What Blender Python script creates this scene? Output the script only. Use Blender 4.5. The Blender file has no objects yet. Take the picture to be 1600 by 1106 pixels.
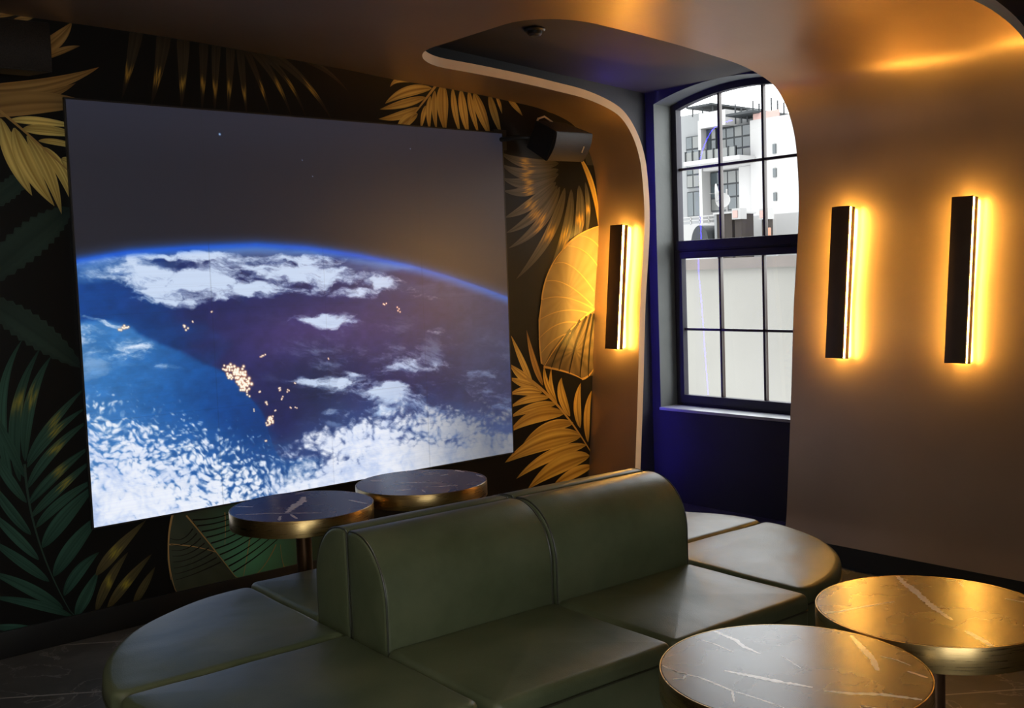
import bpy, bmesh, math, random
import numpy as np
from mathutils import Vector, Matrix, noise
random.seed(4)
PI = math.pi
S = bpy.context.scene
COL = S.collection

# ------------------------------------------------------------------ camera, world, exposure
cam = bpy.data.cameras.new('camera'); camo = bpy.data.objects.new('camera', cam); COL.objects.link(camo)
cam.sensor_width = 36.0; cam.lens = 36.0*1632.255/1600.0; cam.clip_start = .05; cam.clip_end = 300
camo.matrix_world = Matrix(((0.758536, 0.075735, -0.647216, 0), (-0.650664, 0.033927, -0.758607, 0), (-0.035494, 0.996551, 0.075013, 1.6), (0, 0, 0, 1)))
S.camera = camo
S.view_settings.view_transform = 'Standard'; S.view_settings.look = 'None'; S.view_settings.gamma = 1; S.view_settings.use_curve_mapping = False
S.view_settings.exposure = 0.0
w = bpy.data.worlds.new('overcast_sky'); S.world = w; w.use_nodes = True
bg = w.node_tree.nodes['Background']; bg.inputs[0].default_value = (.95, .975, 1.0, 1); bg.inputs[1].default_value = 6.0
LAMP = 155.0          # strength of the warm wall lamps
BLUE = 34.0           # strength of the blue strip
def portal(loc, rot, sx, sy):
    l = bpy.data.lights.new('window_portal', 'AREA'); l.shape = 'RECTANGLE'; l.size = sx; l.size_y = sy; l.cycles.is_portal = True
    o = bpy.data.objects.new('window_portal', l); COL.objects.link(o); o.location = loc; o.rotation_euler = rot
for py in (4.255,):
    portal((5.75, py, 1.73), (0, PI/2, 0), 2.2, 1.2)
for px in (-1.2, .3): portal((px, -2.12, 1.45), (-PI/2, 0, 0), 1.3, 1.8)  # sky portals for the added openings behind the camera

# ------------------------------------------------------------------ materials
def new_mat(name, base=(.5, .5, .5), rough=.5, metal=0., spec=.5):
    m = bpy.data.materials.new(name); m.use_nodes = True
    b = m.node_tree.nodes['Principled BSDF']
    b.inputs['Base Color'].default_value = (*base, 1); b.inputs['Roughness'].default_value = rough
    b.inputs['Metallic'].default_value = metal; b.inputs['Specular IOR Level'].default_value = spec
    return m, m.node_tree, b
def nd(nt, typ, **kw):
    n = nt.nodes.new(typ)
    for k, v in kw.items():
        if k in n.inputs: n.inputs[k].default_value = v
        else: setattr(n, k, v)
    return n
def coords(nt, scale=(1, 1, 1), kind='Object'):
    t = nd(nt, 'ShaderNodeTexCoord'); mp = nd(nt, 'ShaderNodeMapping'); mp.inputs['Scale'].default_value = scale
    nt.links.new(t.outputs[kind], mp.inputs[0]); return mp.outputs[0]
def ramp(nt, fac, stops):
    r = nd(nt, 'ShaderNodeValToRGB'); e = r.color_ramp.elements
    while len(e) < len(stops): e.new(.5)
    for k, (p, c) in enumerate(stops): e[k].position = p; e[k].color = (*c, 1)
    nt.links.new(fac, r.inputs[0]); return r.outputs[0]
def bump(nt, b, height, strength=.2, dist=.01):
    n = nd(nt, 'ShaderNodeBump'); n.inputs['Strength'].default_value = strength; n.inputs['Distance'].default_value = dist
    nt.links.new(height, n.inputs['Height']); nt.links.new(n.outputs[0], b.inputs['Normal'])
def noisy(name, c1, c2, scale=5, rough=.5, metal=0., spec=.5, stretch=(1, 1, 1), bumps=0., bscale=80, rvar=0., detail=4, bdist=.01):
    m, nt, b = new_mat(name, c1, rough, metal, spec)
    co = coords(nt, stretch)
    n = nd(nt, 'ShaderNodeTexNoise', Scale=scale, Detail=detail); nt.links.new(co, n.inputs['Vector'])
    nt.links.new(ramp(nt, n.outputs[0], [(.3, c1), (.7, c2)]), b.inputs['Base Color'])
    if rvar:
        mr = nd(nt, 'ShaderNodeMapRange'); mr.inputs['To Min'].default_value = rough-rvar; mr.inputs['To Max'].default_value = rough+rvar
        nt.links.new(n.outputs[0], mr.inputs['Value']); nt.links.new(mr.outputs[0], b.inputs['Roughness'])
    if bumps:
        n2 = nd(nt, 'ShaderNodeTexNoise', Scale=bscale, Detail=3); nt.links.new(co, n2.inputs['Vector'])
        bump(nt, b, n2.outputs[0], bumps, bdist)
    return m
def emis(name, col, strength):
    m = bpy.data.materials.new(name); m.use_nodes = True; nt = m.node_tree; nt.nodes.remove(nt.nodes['Principled BSDF'])
    e = nd(nt, 'ShaderNodeEmission', Color=(*col, 1), Strength=strength); nt.links.new(e.outputs[0], nt.nodes['Material Output'].inputs[0]); return m

# bronze coloured lacquer of the vaulted shell
M_SHELL, nt, b = new_mat('bronze_lacquer', (.38, .255, .17), .36, .65, .5)
co = coords(nt, (1, 1, 1))
n1 = nd(nt, 'ShaderNodeTexNoise', Scale=2.2, Detail=5); nt.links.new(co, n1.inputs['Vector'])
nt.links.new(ramp(nt, n1.outputs[0], [(.3, (.335, .228, .160)), (.7, (.385, .268, .192))]), b.inputs['Base Color'])
co2 = coords(nt, (1, 14, 14)); n2 = nd(nt, 'ShaderNodeTexNoise', Scale=6, Detail=4); nt.links.new(co2, n2.inputs['Vector'])
bump(nt, b, n2.outputs[0], .05, .01)
mr = nd(nt, 'ShaderNodeMapRange'); mr.inputs['To Min'].default_value = .32; mr.inputs['To Max'].default_value = .42
nt.links.new(n1.outputs[0], mr.inputs['Value']); nt.links.new(mr.outputs[0], b.inputs['Roughness'])
M_RIM = noisy('lit_bronze_edge', (.64, .49, .36), (.70, .54, .40), 6, .55)  # shell paint in a paler tone; light on the cut edges put into colour
M_CHAR = noisy('charcoal_paint', (.022, .022, .025), (.028, .028, .030), 4, .6, bumps=.1)
M_NCEIL = noisy('dark_ceiling_paint', (.050, .040, .033), (.060, .048, .040), 3, .7, bumps=.05)
M_JAMB = noisy('grey_plaster', (.125, .135, .128), (.15, .16, .152), 5, .6, bumps=.15, bscale=40)
M_SILL = noisy('pale_sill_stone', (.40, .42, .42), (.46, .48, .48), 9, .4)
M_BASE = noisy('black_skirting', (.010, .010, .010), (.014, .014, .013), 5, .35)
M_BACK = noisy('dark_room_paint', (.10, .09, .085), (.12, .11, .10), 2, .7)
M_FRAME = noisy('dark_window_lacquer', (.020, .018, .028), (.026, .024, .034), 12, .5, spec=.3)
M_MUNT = noisy('brown_muntin_lacquer', (.035, .022, .018), (.045, .028, .022), 12, .35)
M_BLACK = noisy('matt_black_metal', (.012, .011, .010), (.017, .015, .013), 20, .45)
M_LAMPB = noisy('dark_bronze_lamp_metal', (.085, .048, .026), (.10, .058, .032), 14, .45, .2)
M_SPK = noisy('black_speaker_case', (.010, .009, .008), (.014, .012, .010), 30, .55, spec=.25, bumps=.2, bscale=300)
M_GRILLE, nt, b = new_mat('speaker_grille', (.03, .027, .024), .5, .0, .15)
v = nd(nt, 'ShaderNodeTexVoronoi', Scale=260); nt.links.new(coords(nt), v.inputs['Vector'])
nt.links.new(ramp(nt, v.outputs[0], [(.2, (.007, .006, .005)), (.5, (.022, .016, .011))]), b.inputs['Base Color']); bump(nt, b, v.outputs[0], .3, .002)
M_CABLE = noisy('pale_cable', (.42, .30, .18), (.46, .33, .20), 9, .5)
# leather
def leather(name, c1, c2, rough=.40):
    m, nt, b = new_mat(name, c1, rough, 0, .55)
    co = coords(nt)
    n = nd(nt, 'ShaderNodeTexNoise', Scale=3.5, Detail=6, Roughness=.6); nt.links.new(co, n.inputs['Vector'])
    nt.links.new(ramp(nt, n.outputs[0], [(.3, c1), (.72, c2)]), b.inputs['Base Color'])
    mr = nd(nt, 'ShaderNodeMapRange'); mr.inputs['To Min'].default_value = rough-.07; mr.inputs['To Max'].default_value = rough+.08
    nt.links.new(n.outputs[0], mr.inputs['Value']); nt.links.new(mr.outputs[0], b.inputs['Roughness'])
    v = nd(nt, 'ShaderNodeTexVoronoi', Scale=230); nt.links.new(co, v.inputs['Vector'])
    big = nd(nt, 'ShaderNodeTexNoise', Scale=4.5, Detail=1.5); nt.links.new(coords(nt, (1.7, 1, .6)), big.inputs['Vector'])
    a = nd(nt, 'ShaderNodeMath', operation='MULTIPLY_ADD'); nt.links.new(v.outputs[0], a.inputs[0]); a.inputs[1].default_value = .06; nt.links.new(big.outputs[0], a.inputs[2])
    bump(nt, b, a.outputs[0], .30, .014)
    return m
M_LEA = leather('olive_green_leather', (.070, .092, .044), (.140, .160, .088))
M_PIPE = leather('olive_leather_piping', (.030, .034, .020), (.040, .044, .026))
# stone, brass
M_MARBLE = noisy('black_brown_marble', (.018, .016, .016), (.030, .027, .026), 7, .27, spec=.9, rvar=.03)
M_MARBLE.node_tree.nodes['Principled BSDF'].inputs['IOR'].default_value = 1.5
M_VEIN = noisy('marble_vein', (.80, .72, .63), (.90, .82, .74), 60, .24, spec=1.0)
M_VEIN.node_tree.nodes['Principled BSDF'].inputs['IOR'].default_value = 1.5
M_BRASS, nt, b = new_mat('brushed_brass', (.56, .40, .17), .30, 1.)
co = coords(nt, (1, 1, 30)); n = nd(nt, 'ShaderNodeTexNoise', Scale=9, Detail=5); nt.links.new(co, n.inputs['Vector'])
nt.links.new(ramp(nt, n.outputs[0], [(.3, (.40, .275, .11)), (.7, (.48, .335, .14))]), b.inputs['Base Color'])
mr = nd(nt, 'ShaderNodeMapRange'); mr.inputs['To Min'].default_value = .22; mr.inputs['To Max'].default_value = .36
nt.links.new(n.outputs[0], mr.inputs['Value']); nt.links.new(mr.outputs[0], b.inputs['Roughness'])
M_BRONZEPOLE = noisy('dark_bronze_pole', (.16, .085, .045), (.20, .11, .06), 12, .32, .9)
# floor tiles laid on the diagonal
M_FLOOR, nt, b = new_mat('dark_stone_tiles', (.05, .048, .045), .34)
t = nd(nt, 'ShaderNodeTexCoord'); mp = nd(nt, 'ShaderNodeMapping'); mp.inputs['Rotation'].default_value = (0, 0, .62); nt.links.new(t.outputs['Object'], mp.inputs[0])
br = nd(nt, 'ShaderNodeTexBrick', Scale=1.0); br.offset = .5; br.inputs['Brick Width'].default_value = 1.2; br.inputs['Row Height'].default_value = .6
br.inputs['Mortar Size'].default_value = .005; br.inputs['Mortar Smooth'].default_value = .2; br.inputs['Color1'].default_value = (0, 0, 0, 1); br.inputs['Color2'].default_value = (.35, .35, .35, 1); br.inputs['Mortar'].default_value = (1, 1, 1, 1)
nt.links.new(mp.outputs[0], br.inputs['Vector'])
n1 = nd(nt, 'ShaderNodeTexNoise', Scale=3.2, Detail=9, Roughness=.65, Distortion=.6); nt.links.new(t.outputs['Object'], n1.inputs['Vector'])
basec = ramp(nt, n1.outputs[0], [(.30, (.052, .049, .046)), (.55, (.080, .075, .070)), (.75, (.135, .127, .118))])
n2 = nd(nt, 'ShaderNodeTexNoise', Scale=2.1, Detail=6, Roughness=.55, Distortion=1.5); nt.links.new(t.outputs['Object'], n2.inputs['Vector'])
vm = ramp(nt, n2.outputs[0], [(.490, (0, 0, 0)), (.500, (.55, .55, .55)), (.510, (0, 0, 0))])
mx = nd(nt, 'ShaderNodeMix', data_type='RGBA'); nt.links.new(vm, mx.inputs['Factor']); nt.links.new(basec, mx.inputs['A']); mx.inputs['B'].default_value = (.34, .32, .30, 1)
mx2 = nd(nt, 'ShaderNodeMix', data_type='RGBA'); nt.links.new(br.outputs['Fac'], mx2.inputs['Factor']); nt.links.new(mx.outputs['Result'], mx2.inputs['A']); mx2.inputs['B'].default_value = (.30, .28, .26, 1)
nt.links.new(mx2.outputs['Result'], b.inputs['Base Color']); bump(nt, b, n1.outputs[0], .06, .01)
# glass
M_GLASS = bpy.data.materials.new('window_glass'); M_GLASS.use_nodes = True; nt = M_GLASS.node_tree; nt.nodes.remove(nt.nodes['Principled BSDF'])
tr = nd(nt, 'ShaderNodeBsdfTransparent', Color=(.97, .98, .975, 1)); gl = nd(nt, 'ShaderNodeBsdfGlossy', Roughness=.015); fr = nd(nt, 'ShaderNodeFresnel', IOR=1.5)
geo = nd(nt, 'ShaderNodeNewGeometry'); ior = nd(nt, 'ShaderNodeMapRange'); ior.inputs['To Min'].default_value = 1.5; ior.inputs['To Max'].default_value = 1/1.5
nt.links.new(geo.outputs['Backfacing'], ior.inputs['Value']); nt.links.new(ior.outputs[0], fr.inputs['IOR'])   # the same reflectance from both sides of the thin pane
ms = nd(nt, 'ShaderNodeMixShader'); nt.links.new(fr.outputs[0], ms.inputs[0]); nt.links.new(tr.outputs[0], ms.inputs[1]); nt.links.new(gl.outputs[0], ms.inputs[2]); nt.links.new(ms.outputs[0], nt.nodes['Material Output'].inputs[0])
# printed wallpaper and LED picture colours; the LED picture also holds painted reflections
M_MURAL, nt, b = new_mat('printed_wallpaper', (.1, .1, .1), .34, 0, .22)
at = nd(nt, 'ShaderNodeAttribute', attribute_name='print'); nt.links.new(at.outputs['Color'], b.inputs['Base Color'])
M_LED, nt, b = new_mat('led_wall_face', (.035, .035, .037), .38, 0, .4)
at = nd(nt, 'ShaderNodeAttribute', attribute_name='picture'); nt.links.new(at.outputs['Color'], b.inputs['Emission Color']); b.inputs['Emission Strength'].default_value = 1.0
M_LAMPLIGHT = emis('warm_led_light', (1.0, .53, .085), LAMP)
M_BLUELIGHT = emis('blue_led_light', (.055, .03, 1.0), BLUE)

# ------------------------------------------------------------------ helpers
def obj(name, bm, mats, parent=None, smooth=35, bevel=0):
    me = bpy.data.meshes.new(name)
    bmesh.ops.recalc_face_normals(bm, faces=bm.faces[:]) if smooth is not None else None
    if bevel:
        es = [e for e in bm.edges if len(e.link_faces) == 2 and e.calc_face_angle(0) > .6]
        bmesh.ops.bevel(bm, geom=es, offset=bevel, segments=2, affect='EDGES', profile=.6, clamp_overlap=True)
    if smooth:
        lim = math.radians(smooth)
        for f in bm.faces: f.smooth = True
        for e in bm.edges:
            if len(e.link_faces) == 2: e.smooth = e.calc_face_angle(0) < lim
    bm.to_mesh(me); bm.free()
    for m in (mats if isinstance(mats, (list, tuple)) else [mats]): me.materials.append(m)
    o = bpy.data.objects.new(name, me); COL.objects.link(o)
    if parent: o.parent = parent
    return o
def tag(o, label=None, cat=None, group=None, kind=None):
    if label: o['label'] = label
    if cat: o['category'] = cat
    if group: o['group'] = group
    if kind: o['kind'] = kind
    return o
def empty(name, loc=(0, 0, 0), rot=(0, 0, 0)):
    o = bpy.data.objects.new(name, None); COL.objects.link(o); o.location = loc; o.rotation_euler = rot; o.empty_display_size = .1; return o
def struct(o): o['kind'] = 'structure'; return o
def bx(bm, x0, x1, y0, y1, z0, z1, mi=0):
    vs = [bm.verts.new(p) for p in ((x0, y0, z0), (x1, y0, z0), (x1, y1, z0), (x0, y1, z0), (x0, y0, z1), (x1, y0, z1), (x1, y1, z1), (x0, y1, z1))]
    for q in ((0, 3, 2, 1), (4, 5, 6, 7), (0, 1, 5, 4), (1, 2, 6, 5), (2, 3, 7, 6), (3, 0, 4, 7)):
        f = bm.faces.new([vs[i] for i in q]); f.material_index = mi
    return vs
def box(name, dims, m, parent=None, bevel=0):
    bm = bmesh.new(); bx(bm, *dims); return obj(name, bm, m, parent, 35, bevel)
def prism_x(bm, pts, x0, x1, mi=0):
    """polygon in the YZ plane extruded along X"""
    a = [bm.verts.new((x0, y, z)) for y, z in pts]; c = [bm.verts.new((x1, y, z)) for y, z in pts]
    n = len(pts); fs = [bm.faces.new(a[::-1]), bm.faces.new(c)]
    for i in range(n): fs.append(bm.faces.new((a[i], a[(i+1) % n], c[(i+1) % n], c[i])))
    for f in fs: f.material_index = mi
def tube(bm, pts, r, seg=8, closed=False):
    pts = [Vector(p) for p in pts]; n = len(pts); rings = []
    prev = None
    for i, p in enumerate(pts):
        if closed: d = (pts[(i+1) % n]-pts[i-1]).normalized()
        else: d = (pts[min(i+1, n-1)]-pts[max(i-1, 0)]).normalized()
        u = prev if prev is not None else (Vector((0, 0, 1)) if abs(d.z) < .9 else Vector((1, 0, 0)))
        u = (u-d*u.dot(d)).normalized(); prev = u; v = d.cross(u)
        rr = r[i] if isinstance(r, (list, tuple)) else r
        rings.append([bm.verts.new(p+(u*math.cos(a)+v*math.sin(a))*rr) for a in [2*PI*k/seg for k in range(seg)]])
    for i in range(n if closed else n-1):
        A = rings[i]; B = rings[(i+1) % n]
        for k in range(seg): bm.faces.new((A[k], A[(k+1) % seg], B[(k+1) % seg], B[k]))
    if not closed:
        bm.faces.new(rings[0][::-1]); bm.faces.new(rings[-1])
def lathe(bm, prof, seg=64):
    """profile of (r,z) turned about Z"""
    rings = []
    for r, z in prof:
        rings.append([bm.verts.new((0, 0, z))] if r < 1e-6 else [bm.verts.new((r*math.cos(2*PI*k/seg), r*math.sin(2*PI*k/seg), z)) for k in range(seg)])
    for A, B in zip(rings[:-1], rings[1:]):
        for k in range(seg):
            k2 = (k+1) % seg
            if len(A) == 1 and len(B) == 1: continue
            if len(A) == 1: bm.faces.new((A[0], B[k], B[k2]))
            elif len(B) == 1: bm.faces.new((A[k], A[k2], B[0]))
            else: bm.faces.new((A[k], A[k2], B[k2], B[k]))
def inset(poly, d):
    n = len(poly); out = []
    for i in range(n):
        p0 = Vector(poly[i-1]); p1 = Vector(poly[i]); p2 = Vector(poly[(i+1) % n])
        e1 = (p1-p0); e2 = (p2-p1)
        n1 = Vector((-e1.y, e1.x)).normalized() if e1.length > 1e-9 else Vector((0, 0)); n2 = Vector((-e2.y, e2.x)).normalized() if e2.length > 1e-9 else n1
        nn = (n1+n2); nn = nn/max(nn.length_squared/2, .5)
        out.append((p1.x+nn.x*d, p1.y+nn.y*d))
    return out
def round_poly(poly, r, seg=6):
    """rounds the corners of a counter-clockwise polygon given as (x, y[, r])"""
    n = len(poly); out = []
    for i in range(n):
        p0 = Vector(poly[i-1][:2]); p1 = Vector(poly[i][:2]); p2 = Vector(poly[(i+1) % n][:2])
        rr = poly[i][2] if len(poly[i]) > 2 else r
        if rr <= 0: out.append(tuple(p1)); continue
        a = (p0-p1).normalized(); b_ = (p2-p1).normalized(); ang = a.angle(b_)
        dd = min(rr/math.tan(ang/2), (p0-p1).length*.49, (p2-p1).length*.49); rr = dd*math.tan(ang/2)
        c = p1+(a+b_).normalized()*(rr/math.sin(ang/2))
        s = p1+a*dd; e = p1+b_*dd; a0 = math.atan2(s.y-c.y, s.x-c.x); a1 = math.atan2(e.y-c.y, e.x-c.x)
        while a1 < a0: a1 += 2*PI
        for k in range(seg+1):
            t = a0+(a1-a0)*k/seg; out.append((c.x+rr*math.cos(t), c.y+rr*math.sin(t)))
    return out
def densify(poly, step):
    out = []; n = len(poly)
    for i in range(n):
        a = Vector(poly[i]); b_ = Vector(poly[(i+1) % n]); k = max(1, int((b_-a).length/step+.5))
        for j in range(k): out.append(tuple(a.lerp(b_, j/k)))
    return out
def pad(bm, outline, z0, z1, rb, rt, crown=0., rings=6, mp=None, wob=0., crown0=0.):
    """upholstered block: outline extruded z0..z1 with rounded rims and a crowned top"""
    cx = sum(p[0] for p in outline)/len(outline); cy = sum(p[1] for p in outline)/len(outline)
    levels = []
    A = 5
    def cap(z, r, sgn, cr):
        L = []
        for k in range(A+1):
            t = PI/2*k/A; L.append((r*(1-math.cos(t)), z-sgn*r*(1-math.sin(t)), None))
        for k in range(1, rings): L.append((r, z, (k/rings, cr*sgn)))
        return L
    top = cap(z1, rt, 1, crown); bot = cap(z0, rb, -1, crown0)
    seq = bot[::-1]+[(0, z0+rb+(z1-rt-z0-rb)*k/4, None) for k in (1, 2, 3)]+top
    prev = None; first = None
    mp = mp or (lambda v: v)
    def fix(v):
        if wob:
            q = noise.noise(v*3.1)+.5*noise.noise(v*7.7); v = v+Vector((0, 0, 1))*0
            v = v+noise.noise_vector(v*4.3)*wob
        return mp(v)
    for ins, z, inner in seq:
        pts = inset(outline, ins) if ins else outline
        ring = []
        for (x, y) in pts:
            zz = z
            if inner:
                t, cr = inner; x = x+(cx-x)*t; y = y+(cy-y)*t; zz = z+cr*(1-(1-t)**2)
            ring.append(bm.verts.new(fix(Vector((x, y, zz)))))
        if prev is None:
            zc = z+(seq[0][2][1] if seq[0][2] else 0); c = bm.verts.new(fix(Vector((cx, cy, zc)))); n = len(ring)
            for k in range(n): bm.faces.new((c, ring[(k+1) % n], ring[k]))
        else:
            n = len(ring)
            for k in range(n): bm.faces.new((prev[k], prev[(k+1) % n], ring[(k+1) % n], ring[k]))
        prev = ring
    zc = z1+crown; c = bm.verts.new(fix(Vector((cx, cy, zc)))); n = len(prev)
    for k in range(n): bm.faces.new((c, prev[k], prev[(k+1) % n]))
def copy_tree(o, parent=None):
    c = o.copy(); COL.objects.link(c); c.parent = parent
    for ch in list(o.children): copy_tree(ch, c)
    return c

# ------------------------------------------------------------------ vaulted shell with slots
PROF = [(4.79, .12), (4.812, .25), (4.868, .86), (4.907, 1.37), (4.955, 1.75), (4.97, 1.95), (4.965, 2.12), (4.94, 2.3), (4.87, 2.45), (4.75, 2.56), (4.5, 2.63), (4.2, 2.662), (3.95, 2.682), (3.66, 2.699), (3.37, 2.712), (3.07, 2.735), (2.2, 2.785), (1.6, 2.80), (0, 2.82), (-2, 2.83)]
def catmull(P, k=6):
    out = []
    for i in range(len(P)-1):
        p0 = Vector(P[max(i-1, 0)]); p1 = Vector(P[i]); p2 = Vector(P[i+1]); p3 = Vector(P[min(i+2, len(P)-1)])
        d1 = (p2-p0)*.5; d2 = (p3-p1)*.5; L = (p2-p1).length
        if d1.length > L: d1 = d1.normalized()*L
        if d2.length > L: d2 = d2.normalized()*L
        for j in range(k):
            t = j/k; out.append(tuple(p1*(2*t**3-3*t*t+1)+d1*(t**3-2*t*t+t)+p2*(-2*t**3+3*t*t)+d2*(t**3-t*t)))
    out.append(P[-1]); return out
SMOOTH = catmull(PROF)
def zc_at(x):
    pts = [p for p in SMOOTH if p[1] > 2.0][::-1]
    return float(np.interp(x, [p[0] for p in pts], [p[1] for p in pts]))
def xw_at(z):
    pts = [p for p in SMOOTH if p[0] > 4.6]
    return float(np.interp(z, [p[1] for p in pts], [p[0] for p in pts]))
SLOT_X = 3.14; RAD = .30
SLOTS = [(3.355, 4.49), (.925, 2.06)]
st = [p for p in SMOOTH if p[0] > SLOT_X+RAD+.01]
for k in range(0, 13):
    x = SLOT_X+RAD*(1-math.sin(PI/2*k/12)); st.append((x, zc_at(x)))
st += [p for p in SMOOTH if p[0] < SLOT_X-.02]
bm = bmesh.new()
bounds_fixed = [4.9]+[v for s in SLOTS for v in (s[1], s[0])]+[-2.0]
grid = []
for (x, z) in st:
    if x >= SLOT_X+RAD: o = 0
    elif x > SLOT_X: o = RAD-math.sqrt(max(0, RAD**2-(RAD-(x-SLOT_X))**2))
    else: o = RAD
    ys = [4.9]
    for lo, hi in SLOTS: ys += [hi-o, lo+o]
    ys.append(-2.0)
    row = []
    for j in range(len(ys)-1):
        n = 6
        row.append([(x, ys[j]+(ys[j+1]-ys[j])*k/n, z) for k in range(n+1)])
    grid.append(row)
nor = []
for i in range(len(st)):
    a = Vector(st[max(i-1, 0)]); c = Vector(st[min(i+1, len(st)-1)]); d = (c-a).normalized(); nor.append(Vector((d.y, -d.x)))   # points away from the room
cache = {}
def gv(i, p):
    k = (round(p[0], 5), round(p[1], 5), round(p[2], 5))
    if k not in cache:
        cache[k] = (bm.verts.new(p), bm.verts.new((p[0]+nor[i].x*.05, p[1], p[2]+nor[i].y*.05)))
    return cache[k]
inner = []
for i in range(len(st)-1):
    for j in range(len(grid[i])):
        if j % 2 == 1 and not (st[i][0] <= SLOT_X+1e-6): continue
        for k in range(6):
            q = [gv(i, grid[i][j][k]), gv(i, grid[i][j][k+1]), gv(i+1, grid[i+1][j][k+1]), gv(i+1, grid[i+1][j][k])]
            if len({id(t[0]) for t in q}) < 4: continue
            f = bm.faces.new([t[0] for t in q]); inner.append((f, {t[0]: t[1] for t in q}))
mp_o = {}
for f, m in inner: mp_o.update(m)
rim = [e for e in bm.edges if len(e.link_faces) == 1]
rim_pairs = [(e.verts[0], e.verts[1]) for e in rim]
for f, m in inner: bm.faces.new([m[v] for v in f.verts][::-1])
for a, c in rim_pairs:
    f = bm.faces.new((a, c, mp_o[c], mp_o[a])); f.material_index = 1
shell = struct(obj('ceiling', bm, [M_SHELL, M_RIM], None, 40))

# dark slab above the shell, floor, plain walls
bm = bmesh.new()
for xa, xb in ((-2, 1), (1, 3), (3, 5.46)):
    za = 2.81+(5.46-xa)*.066; zb = 2.81+(5.46-xb)*.066
    vs = bx(bm, xa, xb, -2, 4.9, 0, 1)
    for v, z in zip(vs, (za, zb, zb, za, za+.1, zb+.1, zb+.1, za+.1)): v.co.z = z
struct(obj('ceiling', bm, M_NCEIL, None, None))
struct(box('floor', (-2.1, 5.7, -2.1, 5.0, -.1, 0), M_FLOOR))
struct(box('wall_left', (-2, 5.46, 4.9, 5.0, 0, 3.5), M_CHAR))
def wall_openings(name, along, ctrs, hw, z0, z1, a0, a1, t0, t1):
    bm = bmesh.new(); cur = a0
    def put(u0, u1, za, zb):
        if along == 'x': bx(bm, u0, u1, t0, t1, za, zb)
        else: bx(bm, t0, t1, u0, u1, za, zb)
    for c in ctrs:
        put(cur, c-hw, 0, 3.5); put(c-hw, c+hw, 0, z0); put(c-hw, c+hw, z1, 3.5); cur = c+hw
    put(cur, a1, 0, 3.5)
    struct(obj(name, bm, M_BACK, None, None))
wall_openings('wall_front', 'x', (-1.2, .3), .66, .95, 2.40, -2.1, 5.7, -2.1, -2.0)  # unseen openings added in this wall to let in fill daylight
wall_openings('wall_back', 'y', (), .40, .95, 2.40, -2.0, 5.0, -2.1, -2.0)
struct(box('baseboard_left', (-2, 4.79, 4.885, 4.9, 0, .12), M_BASE, None, .003))
# window wall
def arch(y, zs, rise, yc, hw): return zs+rise*(1-((y-yc)/hw)**2)
WC = [4.255]
bm = bmesh.new()
cuts = [-2.0]
for c in sorted(WC): cuts += [c-.57+1.14*k/16 for k in range(17)]
cuts.append(5.0)
for a, c in zip(cuts[:-1], cuts[1:]):
    m = (a+c)/2; wc = [q for q in WC if abs(q-m) < .57]
    if not wc: bx(bm, 5.46, 5.70, a, c, 0, 3.5)
    else:
        bx(bm, 5.46, 5.70, a, c, 0, .645)
        za = arch(a, 2.725, .085, wc[0], .57); zb = arch(c, 2.725, .085, wc[0], .57)
        prism_x(bm, [(a, za), (c, zb), (c, 3.5), (a, 3.5)], 5.46, 5.70)
bmesh.ops.remove_doubles(bm, verts=bm.verts[:], dist=1e-5)
dead = {}
for f in bm.faces: dead.setdefault(tuple(sorted(v.index for v in f.verts)), []).append(f)
bm.verts.index_update(); dead = {}
for f in bm.faces: dead.setdefault(tuple(sorted(v.index for v in f.verts)), []).append(f)
bmesh.ops.delete(bm, geom=[f for fs in dead.values() if len(fs) > 1 for f in fs], context='FACES_ONLY')
for f in bm.faces:
    c = f.calc_center_median()
    if 5.461 < c.x < 5.699 and abs(f.normal.x) < .1 and .5 < c.z < 3.2: f.material_index = 1
struct(obj('wall_right', bm, [M_CHAR, M_JAMB], None, 20))
bm = bmesh.new()
for lo, hi in ((4.49, 4.885), (2.06, 3.355), (-2, .925)): bx(bm, 4.81, 4.85, lo, hi, 0, .118)
struct(obj('baseboard_right', bm, M_BASE))

def bar(bm, pts, w, x0, x1, closed=False):
    """flat bar of width w following a path in the YZ plane"""
    n = len(pts)
    L = []; R = []
    for i in range(n):
        a = Vector(pts[i-1] if (closed or i) else pts[i]); c = Vector(pts[(i+1) % n] if (closed or i < n-1) else pts[i]); p = Vector(pts[i])
        d1 = (p-a); d2 = (c-p)
        d1 = d1.normalized() if d1.length > 1e-6 else d2.normalized(); d2 = d2.normalized() if d2.length > 1e-6 else d1
        n1 = Vector((-d1.y, d1.x)); n2 = Vector((-d2.y, d2.x)); m = n1+n2; m = m/(m.length_squared/2)
        L.append(p+m*w/2); R.append(p-m*w/2)
    va = [[bm.verts.new((x, q.x, q.y)) for q in S_] for S_ in (L, R) for x in (x0, x1)]
    L0, L1, R0, R1 = va
    for i in range(n if closed else n-1):
        j = (i+1) % n
        bm.faces.new((L0[i], L0[j], R0[j], R0[i])); bm.faces.new((L1[i], R1[i], R1[j], L1[j]))
        bm.faces.new((L0[i], L1[i], L1[j], L0[j])); bm.faces.new((R0[i], R0[j], R1[j], R1[i]))
    if not closed:
        bm.faces.new((L0[0], R0[0], R1[0], L1[0])); bm.faces.new((L0[-1], L1[-1], R1[-1], R0[-1]))
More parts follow.
